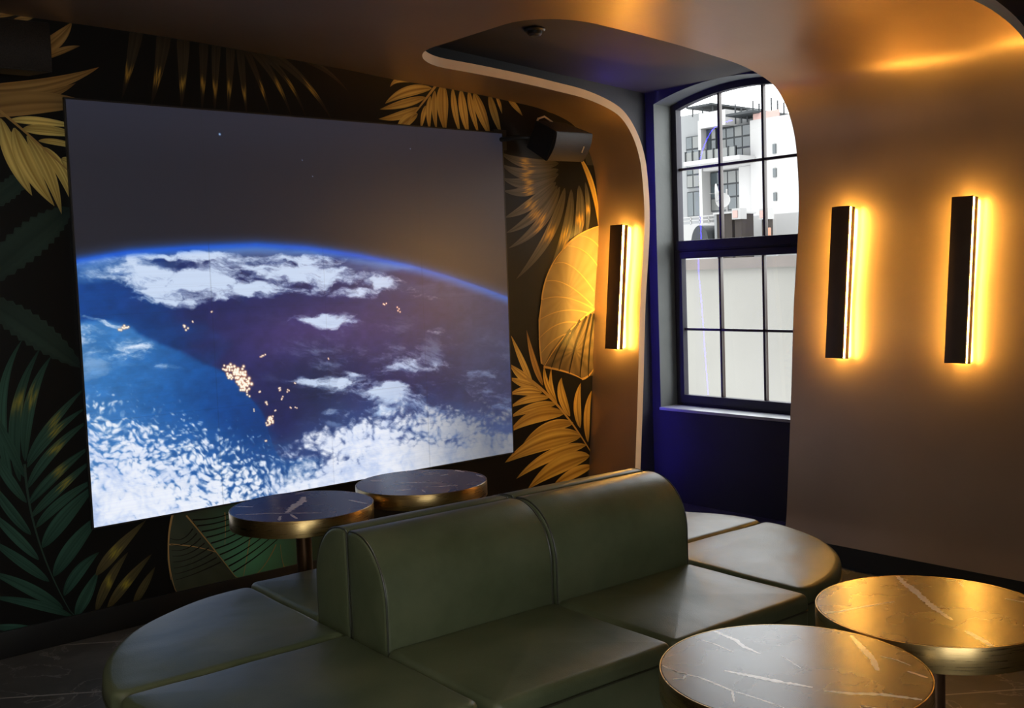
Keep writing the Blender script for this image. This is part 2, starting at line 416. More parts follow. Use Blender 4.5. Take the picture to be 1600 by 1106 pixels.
for wi, yc in enumerate(WC):
    wnd = struct(empty('window_%d' % (wi+1), (0, yc, 0)))
    N = 20
    bm = bmesh.new()
    zt = lambda y, e=0: arch(y, 2.705, .085, 0, .57)+e
    hw = .548
    path = [(-hw, .67), (hw, .67)]+[(hw-2*hw*k/N, zt(hw-2*hw*k/N)) for k in range(N+1)]
    bar(bm, path, .048, 5.635, 5.69, True)
    obj('frame', bm, M_FRAME, wnd, 30)
    bm = bmesh.new(); bx(bm, 5.605, 5.685, -.525, .525, 1.735, 1.795); bx(bm, 5.615, 5.68, -.525, .525, 1.715, 1.74); obj('transom', bm, M_FRAME, wnd, 30, .004)
    # upper fixed light
    bm = bmesh.new()
    for y in (.175, -.175): bx(bm, 5.655, 5.685, y-.009, y+.009, 1.79, zt(y))
    bx(bm, 5.655, 5.685, -.53, .53, 2.277, 2.295); obj('upper_muntins', bm, M_MUNT, wnd, 30, .002)
    bm = bmesh.new(); lo = [(y, 1.79) for y in (-.53, .53)]; pts = lo+[(.53-1.06*k/N, zt(.53-1.06*k/N)) for k in range(N+1)]
    f = bm.faces.new([bm.verts.new((5.67, y, z)) for y, z in pts]); obj('upper_pane', bm, M_GLASS, wnd, None)
    # opening sash
    bm = bmesh.new(); bar(bm, [(-.515, .70), (.515, .70), (.515, 1.70), (-.515, 1.70)], .055, 5.615, 5.665, True)
    sash = obj('lower_sash', bm, M_FRAME, wnd, 30, .004)
    bm = bmesh.new()
    for y in (.175, -.175): bx(bm, 5.635, 5.665, y-.009, y+.009, .72, 1.68)
    bx(bm, 5.635, 5.665, -.50, .50, 1.175, 1.193); obj('lower_muntins', bm, M_MUNT, sash, 30, .002)
    bm = bmesh.new(); f = bm.faces.new([bm.verts.new((5.652, y, z)) for y, z in ((-.49, .72), (.49, .72), (.49, 1.68), (-.49, 1.68))]); obj('lower_pane', bm, M_GLASS, sash, None)
    bm = bmesh.new(); bx(bm, 5.568, 5.588, -.505, -.475, 1.12, 1.20); bx(bm, 5.55, 5.57, -.50, -.48, 1.13, 1.25); obj('handle', bm, M_BLACK, sash, 30, .003)
    obj_s = box('sill', (5.445, 5.62, -.572, .572, .632, .652), M_SILL, wnd, .004)

# ------------------------------------------------------------------ wallpaper mural
LEAVES = [
('serrated', (1.17, 1.627), (1.447, 1.873), (1.597, 1.974), 0.1436, 0, 1),
('serrated', (1.192, 1.585), (1.392, 1.45), (1.595, 1.247), 0.1266, 0, 1),
('serrated', (1.192, 1.954), (1.352, 2.04), (1.467, 2.183), 0.0809, 0, 1),
('brown', (1.177, 2.465), (1.486, 2.463), (1.76, 2.616), 0.0605, 0, 0),
('brown', (1.174, 2.411), (1.456, 2.411), (1.65, 2.534), 0.052, 0, 0),
('brown', (1.17, 2.363), (1.459, 2.461), (1.735, 2.441), 0.093, 0, 0),
('brown', (1.496, 2.617), (1.609, 2.685), (1.68, 2.702), 0.0253, 0, 0),
('brown', (1.442, 2.612), (1.597, 2.712), (1.65, 2.803), 0.056, 0, 0),
('brown', (1.401, 2.779), (1.455, 2.797), (1.487, 2.801), 0.0217, 0, 0),
('brown', (1.299, 2.785), (1.364, 2.802), (1.408, 2.802), 0.0213, 0, 0),
('yellow', (1.321, 2.354), (1.36, 2.164), (1.43, 2.025), 0.0647, 0, 0),
('yellow', (1.375, 2.317), (1.406, 2.147), (1.522, 1.981), 0.0735, 0, 0),
('yellow', (1.426, 2.287), (1.515, 2.162), (1.55, 1.945), 0.0557, 0, 0),
('yellow', (1.487, 2.24), (1.586, 2.154), (1.617, 1.945), 0.0509, 0, 0),
('yellow', (1.359, 2.349), (1.479, 2.363), (1.671, 2.336), 0.033, 0, 0),
('yellow', (1.409, 2.313), (1.504, 2.325), (1.682, 2.296), 0.0415, 0, 0),
('yellow', (1.473, 2.267), (1.555, 2.275), (1.693, 2.233), 0.0252, 0, 0),
('yellow', (1.218, 2.334), (1.247, 2.2), (1.274, 2.038), 0.0631, 0, 0),
('yellow', (1.563, 2.187), (1.605, 2.189), (1.654, 2.076), 0.0454, 0, 0),
('stem', (1.275, 2.424), (1.447, 2.288), (1.641, 2.09), 0.0137, 0, 0),
('shadow', (1.951, 2.832), (1.917, 2.676), (1.854, 2.479), 0.0718, 1, 0),
('shadow', (2.08, 2.828), (2.054, 2.66), (1.992, 2.461), 0.08, 1, 0),
('shadow', (2.172, 2.824), (2.161, 2.641), (2.14, 2.457), 0.0754, 1, 0),
('shadow', (2.276, 2.821), (2.264, 2.636), (2.243, 2.449), 0.0545, 1, 0),
('shadow', (2.341, 2.814), (2.323, 2.626), (2.309, 2.445), 0.0551, 1, 0),
('shadow', (2.415, 2.807), (2.402, 2.633), (2.38, 2.443), 0.0559, 1, 0),
('shadow', (2.463, 2.796), (2.469, 2.608), (2.483, 2.444), 0.05, 1, 0),
('shadow', (2.484, 2.799), (2.562, 2.648), (2.612, 2.46), 0.0441, 1, 0),
('shadow', (2.501, 2.801), (2.655, 2.696), (2.736, 2.456), 0.0551, 1, 0),
('shadow', (2.525, 2.791), (2.729, 2.71), (2.819, 2.461), 0.0454, 1, 0),
('shadow', (2.571, 2.79), (2.822, 2.712), (2.973, 2.459), 0.0639, 1, 0),
('shadow', (2.843, 2.757), (2.976, 2.728), (3.089, 2.613), 0.0365, 0, 0),
('gold', (3.644, 2.686), (3.447, 2.668), (3.318, 2.573), 0.0595, 0, 0),
('gold', (3.596, 2.631), (3.443, 2.579), (3.282, 2.539), 0.0476, 0, 0),
('gold', (3.552, 2.57), (3.417, 2.5), (3.271, 2.486), 0.0475, 0, 0),
('gold', (3.537, 2.533), (3.438, 2.49), (3.383, 2.426), 0.0635, 0, 0),
('gold', (3.515, 2.71), (3.399, 2.734), (3.357, 2.667), 0.0314, 0, 0),
('gold', (3.598, 2.584), (3.573, 2.528), (3.555, 2.444), 0.0325, 0, 0),
('gold', (3.633, 2.641), (3.605, 2.549), (3.618, 2.441), 0.0408, 0, 0),
('gold', (3.666, 2.673), (3.647, 2.57), (3.668, 2.444), 0.0411, 0, 0),
('gold', (3.728, 2.715), (3.703, 2.592), (3.732, 2.437), 0.0871, 0, 0),
('gold', (3.797, 2.699), (3.795, 2.563), (3.841, 2.436), 0.0463, 0, 0),
('gold', (3.858, 2.697), (3.861, 2.556), (3.903, 2.432), 0.0639, 0, 0),
('gold', (3.916, 2.694), (3.925, 2.583), (3.981, 2.437), 0.0473, 0, 0),
('gold', (3.954, 2.686), (4.007, 2.567), (4.069, 2.431), 0.0785, 0, 0),
('gold', (4.072, 2.685), (4.101, 2.574), (4.156, 2.455), 0.0575, 0, 0),
('gold', (4.126, 2.682), (4.154, 2.635), (4.167, 2.578), 0.0268, 0, 0),
('gold', (4.217, 2.67), (4.283, 2.633), (4.332, 2.578), 0.0364, 0, 0),
('gold', (4.49, 2.653), (4.55, 2.638), (4.603, 2.61), 0.0332, 0, 0),
('stem', (3.682, 2.711), (3.548, 2.566), (3.45, 2.466), 0.0162, 0, 0),
('fan', (4.623, 2.301), (4.338, 2.254), (4.136, 2.346), 0.0646, 1, 0),
('fan', (4.621, 2.261), (4.335, 2.175), (4.143, 2.277), 0.0693, 1, 0),
('fan', (4.62, 2.233), (4.332, 2.12), (4.149, 2.193), 0.0693, 1, 0),
('fan', (4.597, 2.208), (4.341, 2.081), (4.155, 2.116), 0.0602, 1, 0),
('fan', (4.595, 2.179), (4.381, 2.014), (4.158, 1.953), 0.0653, 1, 0),
('fan', (4.606, 2.159), (4.42, 1.935), (4.164, 1.86), 0.0658, 1, 0),
('fan', (4.628, 2.152), (4.494, 1.883), (4.18, 1.766), 0.0666, 1, 0),
('fan', (4.672, 2.145), (4.58, 1.827), (4.233, 1.576), 0.0723, 1, 0),
('fan', (4.729, 2.138), (4.715, 1.814), (4.468, 1.553), 0.0739, 1, 0),
('fan', (4.799, 2.165), (4.835, 1.917), (4.718, 1.744), 0.0751, 1, 0),
('fan', (4.858, 2.187), (4.898, 2.001), (4.849, 1.834), 0.0404, 1, 0),
('gold', (4.813, 2.35), (4.964, 2.169), (4.97, 1.884), 0.0458, 0, 0),
('gold', (4.341, 0.905), (4.257, 1.062), (4.175, 1.231), 0.0464, 0, 0),
('gold', (4.362, 0.903), (4.237, 0.971), (4.152, 1.058), 0.0602, 0, 0),
('gold', (4.373, 0.894), (4.25, 0.922), (4.148, 0.971), 0.0511, 0, 0),
('gold', (4.415, 0.853), (4.276, 0.895), (4.143, 0.868), 0.0606, 0, 0),
('gold', (4.474, 0.814), (4.3, 0.844), (4.139, 0.785), 0.0515, 0, 0),
('gold', (4.533, 0.767), (4.324, 0.781), (4.141, 0.725), 0.0612, 0, 0),
('gold', (4.598, 0.697), (4.334, 0.752), (4.127, 0.631), 0.0943, 0, 0),
('gold', (4.681, 0.625), (4.416, 0.652), (4.232, 0.533), 0.0813, 0, 0),
('gold', (4.747, 0.532), (4.414, 0.587), (4.087, 0.449), 0.1292, 0, 0),
('gold', (4.791, 0.466), (4.431, 0.473), (4.176, 0.335), 0.0817, 0, 0),
('gold', (4.818, 0.39), (4.517, 0.407), (4.268, 0.255), 0.1218, 0, 0),
('gold', (4.839, 0.318), (4.638, 0.305), (4.476, 0.238), 0.0746, 0, 0),
('gold', (4.544, 0.761), (4.471, 0.88), (4.504, 1.001), 0.0385, 0, 0),
('gold', (4.534, 0.792), (4.428, 0.905), (4.444, 1.026), 0.043, 0, 0),
('gold', (4.654, 0.674), (4.548, 0.844), (4.591, 0.931), 0.073, 0, 0),
('gold', (4.743, 0.587), (4.693, 0.762), (4.762, 0.882), 0.0697, 0, 0),
('gold', (4.81, 0.485), (4.784, 0.702), (4.86, 0.821), 0.0606, 0, 0),
('stem', (4.289, 0.958), (4.557, 0.802), (4.831, 0.418), 0.0244, 0, 0),
('brown', (4.428, 0.897), (4.347, 1.034), (4.303, 1.259), 0.0423, 0, 0),
('green', (1.323, 0.857), (1.331, 1.142), (1.464, 1.313), 0.052, 1, 0),
('green', (1.296, 0.77), (1.244, 1.095), (1.421, 1.354), 0.0511, 1, 0),
('green', (1.269, 0.723), (1.176, 1.158), (1.348, 1.396), 0.045, 0, 0),
('green', (1.331, 0.851), (1.417, 1.003), (1.6, 1.156), 0.0419, 1, 0),
('green', (1.329, 0.828), (1.42, 0.974), (1.603, 1.067), 0.0419, 1, 0),
('green', (1.326, 0.736), (1.415, 0.896), (1.614, 1.009), 0.0475, 1, 0),
('green', (1.324, 0.662), (1.436, 0.789), (1.621, 0.892), 0.0478, 1, 0),
('green', (1.33, 0.603), (1.447, 0.711), (1.625, 0.829), 0.0424, 1, 0),
('green', (1.349, 0.553), (1.449, 0.664), (1.64, 0.737), 0.0453, 0, 0),
('green', (1.37, 0.458), (1.461, 0.585), (1.629, 0.709), 0.0738, 0, 0),
('green', (1.41, 0.318), (1.498, 0.454), (1.644, 0.571), 0.0746, 0, 0),
('green', (1.448, 0.22), (1.512, 0.332), (1.617, 0.388), 0.0577, 0, 0),
('green', (1.493, 0.114), (1.544, 0.198), (1.609, 0.305), 0.0582, 0, 0),
('green', (1.316, 0.787), (1.242, 0.982), (1.187, 1.129), 0.0431, 0, 0),
('green', (1.316, 0.672), (1.23, 0.808), (1.176, 0.963), 0.0431, 0, 0),
('green', (1.325, 0.525), (1.233, 0.657), (1.165, 0.81), 0.0433, 0, 0),
('green', (1.35, 0.407), (1.252, 0.542), (1.156, 0.671), 0.0436, 0, 0),
('green', (1.387, 0.299), (1.27, 0.423), (1.148, 0.545), 0.0438, 0, 0),
('green', (1.439, 0.163), (1.289, 0.309), (1.138, 0.4), 0.0496, 0, 0),
('green', (1.476, 0.118), (1.311, 0.229), (1.13, 0.288), 0.0388, 0, 0),
('green', (1.329, 0.086), (1.224, 0.127), (1.122, 0.159), 0.0382, 0, 0),
('gstem', (1.32, 0.844), (1.314, 0.484), (1.486, 0.104), 0.011, 0, 0),
('olive', (1.596, 0.283), (1.676, 0.376), (1.845, 0.498), 0.0506, 1, 0),
('olive', (1.585, 0.113), (1.641, 0.258), (1.75, 0.361), 0.0445, 1, 0),
('olive', (1.638, 0.116), (1.726, 0.224), (1.862, 0.329), 0.0452, 1, 0),
('olive', (1.758, 0.103), (1.812, 0.183), (1.874, 0.264), 0.0368, 0, 0),
('vein', (4.889, 1.38), (4.637, 1.589), (4.468, 1.553), 0.0107, 0, 0),
('vein', (4.905, 1.476), (4.699, 1.711), (4.556, 1.664), 0.0108, 0, 0),
('vein', (4.889, 1.363), (4.632, 1.486), (4.441, 1.441), 0.0107, 0, 0),
('vein', (4.857, 1.331), (4.629, 1.404), (4.408, 1.313), 0.0108, 0, 0),
('vein', (4.767, 1.272), (4.569, 1.325), (4.397, 1.192), 0.0107, 0, 0),
('vein', (4.959, 1.623), (4.847, 1.771), (4.673, 1.777), 0.0111, 0, 0),
('vein', (4.678, 1.215), (4.519, 1.205), (4.403, 1.09), 0.0106, 0, 0),
('vein', (4.977, 1.749), (4.908, 1.834), (4.791, 1.842), 0.0111, 0, 0),
('goldline', (4.912, 1.362), (4.621, 1.239), (4.433, 1.011), 0.0147, 0, 0),
('goldline', (4.433, 1.015), (4.667, 0.966), (4.769, 0.906), 0.0148, 0, 0),
('goldline', (4.769, 0.906), (4.87, 0.914), (4.917, 1.03), 0.0153, 0, 0),
('goldline', (4.417, 1.036), (4.388, 1.233), (4.436, 1.441), 0.0142, 0, 0),
('goldline', (4.436, 1.441), (4.472, 1.634), (4.644, 1.761), 0.0143, 0, 0),
('goldline', (4.644, 1.761), (4.763, 1.867), (5.001, 1.91), 0.0149, 0, 0),
('goldline', (4.912, 1.362), (4.977, 1.622), (4.983, 1.897), 0.0154, 0, 0),
('darkvein', (4.768, 1.293), (4.617, 1.136), (4.565, 0.983), 0.0196, 0, 0),
('darkvein', (4.827, 1.315), (4.703, 1.13), (4.655, 0.954), 0.0198, 0, 0),
('darkvein', (4.869, 1.33), (4.778, 1.125), (4.752, 0.916), 0.0201, 0, 0),
('darkvein', (4.678, 1.236), (4.549, 1.12), (4.499, 1.005), 0.0194, 0, 0),
('darkvein', (4.899, 1.328), (4.837, 1.121), (4.828, 0.918), 0.0203, 0, 0),
('goldline', (1.978, 0.512), (1.909, 0.32), (1.969, 0.11), 0.0075, 0, 0),
('goldline', (2.041, 0.485), (2.133, 0.355), (2.292, 0.106), 0.0078, 0, 0),
('goldline', (1.969, 0.11), (2.116, 0.08), (2.292, 0.106), 0.0078, 0, 0),
('goldline', (1.943, 0.36), (2.065, 0.336), (2.182, 0.274), 0.0077, 0, 0),
('goldline', (1.971, 0.503), (1.924, 0.364), (1.945, 0.186), 0.0075, 0, 0),
('goldline', (2.596, 0.077), (2.54, 0.072), (2.538, 0.243), 0.0064, 0, 0),
('goldline', (2.372, 0.326), (2.348, 0.214), (2.317, 0.104), 0.0061, 0, 0),
('goldline', (2.513, 0.248), (2.452, 0.142), (2.377, 0.107), 0.0062, 0, 0),
('goldline', (2.241, 0.465), (2.244, 0.399), (2.231, 0.303), 0.006, 0, 0),
('darkvein', (2.07, 0.415), (2.016, 0.346), (1.951, 0.39), 0.007, 0, 0),
('darkvein', (2.089, 0.388), (2.023, 0.323), (1.953, 0.36), 0.007, 0, 0),
('darkvein', (2.108, 0.36), (2.03, 0.299), (1.956, 0.33), 0.007, 0, 0),
('darkvein', (2.127, 0.332), (2.037, 0.276), (1.958, 0.3), 0.007, 0, 0),
('darkvein', (2.146, 0.304), (2.043, 0.252), (1.96, 0.27), 0.0071, 0, 0),
('darkvein', (2.166, 0.276), (2.05, 0.229), (1.962, 0.239), 0.0071, 0, 0),
('darkvein', (2.185, 0.247), (2.057, 0.205), (1.964, 0.209), 0.0071, 0, 0),
('darkvein', (2.205, 0.219), (2.064, 0.182), (1.966, 0.179), 0.0071, 0, 0),
('darkvein', (2.072, 0.457), (2.273, 0.427), (2.311, 0.486), 0.008, 0, 0),
('darkvein', (2.093, 0.424), (2.293, 0.404), (2.357, 0.478), 0.008, 0, 0),
('darkvein', (2.115, 0.391), (2.312, 0.38), (2.402, 0.47), 0.0081, 0, 0),
('darkvein', (2.136, 0.358), (2.332, 0.357), (2.449, 0.462), 0.0081, 0, 0),
('darkvein', (2.158, 0.324), (2.352, 0.333), (2.495, 0.454), 0.0081, 0, 0),
('darkvein', (2.179, 0.291), (2.372, 0.309), (2.543, 0.446), 0.0082, 0, 0),
('darkvein', (2.201, 0.257), (2.392, 0.285), (2.591, 0.438), 0.0082, 0, 0),
('darkvein', (2.223, 0.223), (2.412, 0.261), (2.639, 0.429), 0.0082, 0, 0),
('darkvein', (2.245, 0.189), (2.432, 0.237), (2.688, 0.421), 0.0083, 0, 0),
('darkvein', (2.267, 0.155), (2.452, 0.213), (2.737, 0.412), 0.0083, 0, 0)]
BLADES = [
('banana', [(5.001, 1.91), (4.869, 1.884), (4.762, 1.843), (4.644, 1.761), (4.539, 1.652), (4.468, 1.553), (4.436, 1.441), (4.403, 1.313), (4.401, 1.151), (4.417, 1.036), (4.449, 1.017), (4.577, 1.139), (4.725, 1.246), (4.912, 1.362), (4.981, 1.41)]),
('bananadark', [(4.913, 1.37), (4.768, 1.302), (4.62, 1.21), (4.503, 1.111), (4.433, 1.015), (4.526, 0.995), (4.638, 0.956), (4.769, 0.906), (4.852, 0.92), (4.912, 0.927), (4.967, 1.368)]),
('greenleaf', [(2.076, 0.51), (1.972, 0.513), (1.943, 0.366), (1.932, 0.29), (1.945, 0.186), (1.969, 0.11), (2.083, 0.094), (2.292, 0.106), (2.251, 0.171), (2.182, 0.281), (2.124, 0.373), (2.072, 0.447)]),
('greenleaf2', [(2.042, 0.5), (2.124, 0.373), (2.182, 0.281), (2.251, 0.171), (2.292, 0.106), (2.467, 0.095), (2.654, 0.096), (2.85, 0.111), (2.948, 0.412), (2.526, 0.483), (2.209, 0.503)])]

PAL = {  # body, dark streak, light streak
 'gold': ((.52, .31, .065), (.22, .11, .022), (.74, .50, .13)), 'brown': ((.34, .18, .050), (.15, .08, .022), (.44, .26, .08)),
 'yellow': ((.74, .52, .10), (.36, .22, .04), (.92, .76, .24)),
 'green': ((.030, .082, .058), (.015, .042, .031), (.045, .120, .086)), 'shadow': ((.034, .026, .016), (.020, .016, .011), (.050, .037, .020)),
 'fan': ((.085, .078, .066), (.048, .044, .038), (.115, .105, .088)), 'serrated': ((.024, .046, .036), (.018, .034, .026), (.030, .056, .044)),
 'olive': ((.085, .072, .030), (.050, .044, .020), (.115, .095, .040)), 'stem': ((.40, .24, .07), (.25, .14, .04), (.5, .32, .1)), 'gstem': ((.03, .06, .045), (.02, .04, .03), (.03, .06, .045)),
 'vein': ((.34, .22, .09), (.30, .20, .08), (.38, .25, .10)), 'goldline': ((.38, .24, .09), (.34, .21, .08), (.44, .28, .11)), 'darkvein': ((.010, .009, .007), (.010, .009, .007), (.010, .009, .007)),
 'banana': ((.20, .145, .085), (.14, .10, .055), (.24, .18, .11)), 'bananadark': ((.10, .072, .042), (.06, .045, .026), (.13, .095, .055)), 'greenleaf': ((.055, .068, .045), (.030, .042, .030), (.070, .085, .058)),
 'greenleaf2': ((.055, .072, .050), (.038, .054, .038), (.070, .092, .065))}
BGC = (.0075, .0070, .0062)
MV = []; MF = []; MC = []
def mclamp(x, z):
    z = min(z, zc_at(min(x, 4.7))+.03) if x < 4.7 else z
    if z > 2.45: x = min(x, 4.9)
    return min(x, xw_at(min(z, 2.45))+.03), max(z, .12)
def addv(x, z, off, c):
    x, z = mclamp(x, z); MV.append((x, 4.898-off, z)); MC.append((*c, 1)); return len(MV)-1
rng = random.Random(11)
def lerp3(a, b_, t): return tuple(a[i]+(b_[i]-a[i])*t for i in range(3))
def leaf(pal, b0, c0, t0, wd, glint, shape, off):
    body, dk, lt = PAL[pal]; line = pal in ('vein', 'goldline', 'darkvein', 'stem', 'gstem')
    N = 26 if shape or glint else 18; M = 2 if line else 10
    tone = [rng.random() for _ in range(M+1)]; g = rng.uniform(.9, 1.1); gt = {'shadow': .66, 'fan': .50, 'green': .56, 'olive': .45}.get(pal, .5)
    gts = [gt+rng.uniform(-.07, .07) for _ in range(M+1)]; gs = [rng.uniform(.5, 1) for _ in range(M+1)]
    rows = []
    for i in range(N+1):
        t = i/N
        x = (1-t)**2*b0[0]+2*t*(1-t)*c0[0]+t*t*t0[0]; z = (1-t)**2*b0[1]+2*t*(1-t)*c0[1]+t*t*t0[1]
        dx = 2*(1-t)*(c0[0]-b0[0])+2*t*(t0[0]-c0[0]); dz = 2*(1-t)*(c0[1]-b0[1])+2*t*(t0[1]-c0[1]); l = math.hypot(dx, dz) or 1
        if line: wv = wd*(1-.7*t)
        elif shape: wv = wd*math.sin(PI*min(1, t*.93+.07))**.7*(1+.22*((i*.5) % 1.0 < .5)-.1)
        elif pal == 'shadow': wv = wd*(1-t)**.75*min(1, .8+t)
        else: wv = wd*(math.sin(PI*t**.80)**.85+.10*(1-t))*(.92 if pal in ('green', 'gold') else 1.04)
        row = []
        for j in range(M+1):
            s = (j/M-.5); s2 = s
            k = tone[j]*.7+.3*abs(s)*2*.0
            c = lerp3(dk, lt, .18+.82*k) if not line else body
            if abs(s) < .06 and not line: c = lerp3(c, dk, .75)
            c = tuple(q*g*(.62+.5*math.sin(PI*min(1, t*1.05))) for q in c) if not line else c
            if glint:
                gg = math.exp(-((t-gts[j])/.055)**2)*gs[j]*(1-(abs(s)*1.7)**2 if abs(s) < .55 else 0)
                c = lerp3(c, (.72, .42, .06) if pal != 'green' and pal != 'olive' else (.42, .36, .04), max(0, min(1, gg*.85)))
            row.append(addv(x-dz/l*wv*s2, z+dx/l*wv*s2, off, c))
        rows.append(row)
    for a, c in zip(rows[:-1], rows[1:]):
        for j in range(M): MF.append((a[j], a[j+1], c[j+1], c[j]))
# background sheet following the shell
bgp = []
xs = np.linspace(-1.5, 4.99, 60)
prev = None
for x in xs:
    zt_ = zc_at(min(x, 4.7))+.03 if x < 4.85 else 2.3
    lowz = .12
    if x > 4.82: lowz = float(np.interp(x-.03, [4.79, 4.812, 4.868, 4.907, 4.955, 4.97], [.12, .25, .86, 1.37, 1.75, 1.95]))
    a = len(MV); MV.append((x, 4.898, lowz)); MV.append((x, 4.898, zt_)); MC += [(*BGC, 1)]*2
    if prev is not None: MF.append((prev, a, a+1, prev+1))
    prev = a
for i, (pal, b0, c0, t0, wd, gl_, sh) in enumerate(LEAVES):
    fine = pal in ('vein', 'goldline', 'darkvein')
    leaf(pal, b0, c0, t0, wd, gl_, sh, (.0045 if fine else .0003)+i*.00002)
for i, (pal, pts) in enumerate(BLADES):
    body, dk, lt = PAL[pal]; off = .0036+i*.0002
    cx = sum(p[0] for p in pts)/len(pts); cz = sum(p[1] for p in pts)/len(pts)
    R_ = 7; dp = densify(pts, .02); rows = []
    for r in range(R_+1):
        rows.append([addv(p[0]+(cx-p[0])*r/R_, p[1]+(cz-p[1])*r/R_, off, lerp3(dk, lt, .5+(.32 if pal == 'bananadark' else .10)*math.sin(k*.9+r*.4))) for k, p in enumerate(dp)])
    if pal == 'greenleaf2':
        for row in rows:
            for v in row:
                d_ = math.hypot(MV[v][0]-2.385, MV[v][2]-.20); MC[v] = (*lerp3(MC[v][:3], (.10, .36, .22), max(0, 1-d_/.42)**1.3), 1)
    n = len(dp)
    for a, c in zip(rows[:-1], rows[1:]):
        for k in range(n): MF.append((a[k], a[(k+1) % n], c[(k+1) % n], c[k]))
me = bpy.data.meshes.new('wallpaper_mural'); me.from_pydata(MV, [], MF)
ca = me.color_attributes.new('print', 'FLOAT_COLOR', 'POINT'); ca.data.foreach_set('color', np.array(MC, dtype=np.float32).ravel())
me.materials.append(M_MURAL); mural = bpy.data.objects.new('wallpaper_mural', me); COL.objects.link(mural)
tag(mural, 'dark wallpaper mural of gold and green palm leaves behind the large screen', 'mural')

# ------------------------------------------------------------------ LED wall
LIMB = [(-0.041, 0.3732), (-0.0005, 0.3666), (0.1231, 0.3473), (0.2842, 0.338), (0.4589, 0.3328), (0.6091, 0.3425), (0.7699, 0.3654), (0.9427, 0.3975), (1.081, 0.4328), (1.2026, 0.4695), (1.3043, 0.503), (1.3833, 0.5327)]
CLOUDS = [(0.3162, 0.3672, 0.2719, 0.0144, 0.016, 0.75), (0.2796, 0.4144, 0.1836, 0.0384, -0.022, 1.1), (0.2035, 0.4484, 0.0987, 0.0221, 0.174, 1.0), (0.2264, 0.473, 0.0832, 0.0142, 0.042, 1.0), (0.3978, 0.4556, 0.147, 0.023, -0.093, 0.95), (0.5858, 0.4109, 0.2443, 0.0293, 0.118, 0.95), (0.5121, 0.3702, 0.2361, 0.0136, 0.047, 0.6), (0.642, 0.4593, 0.2296, 0.0158, 0.113, 0.6), (0.7665, 0.4279, 0.1951, 0.0219, 0.208, 0.75), (0.939, 0.4699, 0.1625, 0.0132, 0.209, 0.45), (0.046, 0.3719, 0.0604, 0.012, -0.088, 0.4), (0.6469, 0.5488, 0.0982, 0.0158, 0.056, 1.0), (0.6778, 0.5382, 0.0616, 0.0123, 0.052, 0.9), (1.0725, 0.6035, 0.0782, 0.0096, 0.132, 0.5), (0.9273, 0.6937, 0.1515, 0.0266, -0.032, 0.55), (0.9747, 0.6655, 0.1434, 0.0113, 0.148, 0.35), (0.8366, 0.7194, 0.1353, 0.0146, 0.09, 0.35), (1.1657, 0.7097, 0.1552, 0.0118, 0.22, 0.3), (1.2201, 0.6345, 0.1044, 0.0099, 0.134, 0.25), (0.0485, 0.5184, 0.0544, 0.006, 0.198, 0.7), (0.0929, 0.5823, 0.1267, 0.0246, 0.213, 0.5), (0.1298, 0.6115, 0.0963, 0.0139, 0.218, 0.45), (0.0342, 0.5553, 0.0756, 0.0211, 0.157, 0.3), (0.6676, 0.7218, 0.0999, 0.0194, 0.185, 1.05), (0.6083, 0.7056, 0.0602, 0.0105, 0.093, 0.9), (0.8342, 0.7653, 0.1357, 0.033, 0.218, 0.9), (0.9549, 0.825, 0.0945, 0.0455, 0.11, 0.75), (0.8095, 0.8181, 0.1574, 0.0183, 0.112, 0.6), (0.741, 0.7016, 0.1076, 0.009, 0.209, 0.4)]
BANK = [(-0.0442, 0.6393), (-0.002, 0.6582), (0.1018, 0.6836), (0.1622, 0.7243), (0.2587, 0.7558), (0.3405, 0.823), (0.4278, 0.863), (0.502, 0.8695), (0.5724, 0.8175), (0.7045, 0.7972), (0.8317, 0.8113), (0.9655, 0.8452), (1.1088, 0.8519), (1.3659, 0.912)]
COAST = [(-0.0497, 0.5054), (0.0519, 0.511), (0.1118, 0.5266), (0.1874, 0.5782), (0.2673, 0.6144), (0.3425, 0.6448), (0.4091, 0.7174), (0.4542, 0.7898), (0.4739, 0.8657), (0.4995, 0.9123)]
LIGHTS = [(0.3508, 0.6521, 3), (0.361, 0.6563, 4), (0.3714, 0.6605, 5), (0.3817, 0.6664, 6), (0.39, 0.6754, 7), (0.3982, 0.6879, 7), (0.4031, 0.6967, 5), (0.4079, 0.7072, 5), (0.4107, 0.7209, 3), (0.389, 0.662, 5), (0.3671, 0.6734, 3), (0.3992, 0.6713, 5), (0.4161, 0.6912, 3), (0.4453, 0.721, 1.5), (0.4639, 0.75, 2), (0.4686, 0.7966, 4), (0.47, 0.8053, 4), (0.4606, 0.8076, 2), (0.4747, 0.7887, 2), (0.5032, 0.7182, 2), (0.513, 0.7449, 1.5), (0.2726, 0.5279, 1), (0.0961, 0.5318, 3), (0.1068, 0.5324, 2), (0.2551, 0.5413, 2.5), (0.4601, 0.6259, 1.5), (0.5293, 0.7259, 1.5), (0.3249, 0.5048, 1), (0.4559, 0.8548, 1.5), (0.8478, 0.5106, 2), (0.891, 0.5273, 2), (0.4562, 0.629, 1), (0.6554, 0.6498, 0.8), (0.3061, 0.035, 1.6), (0.5494, 0.7106, 1), (0.4262, 0.7663, 1), (0.4887, 0.7732, 1), (0.5324, 0.7729, 1.2), (0.5515, 0.775, 1)]

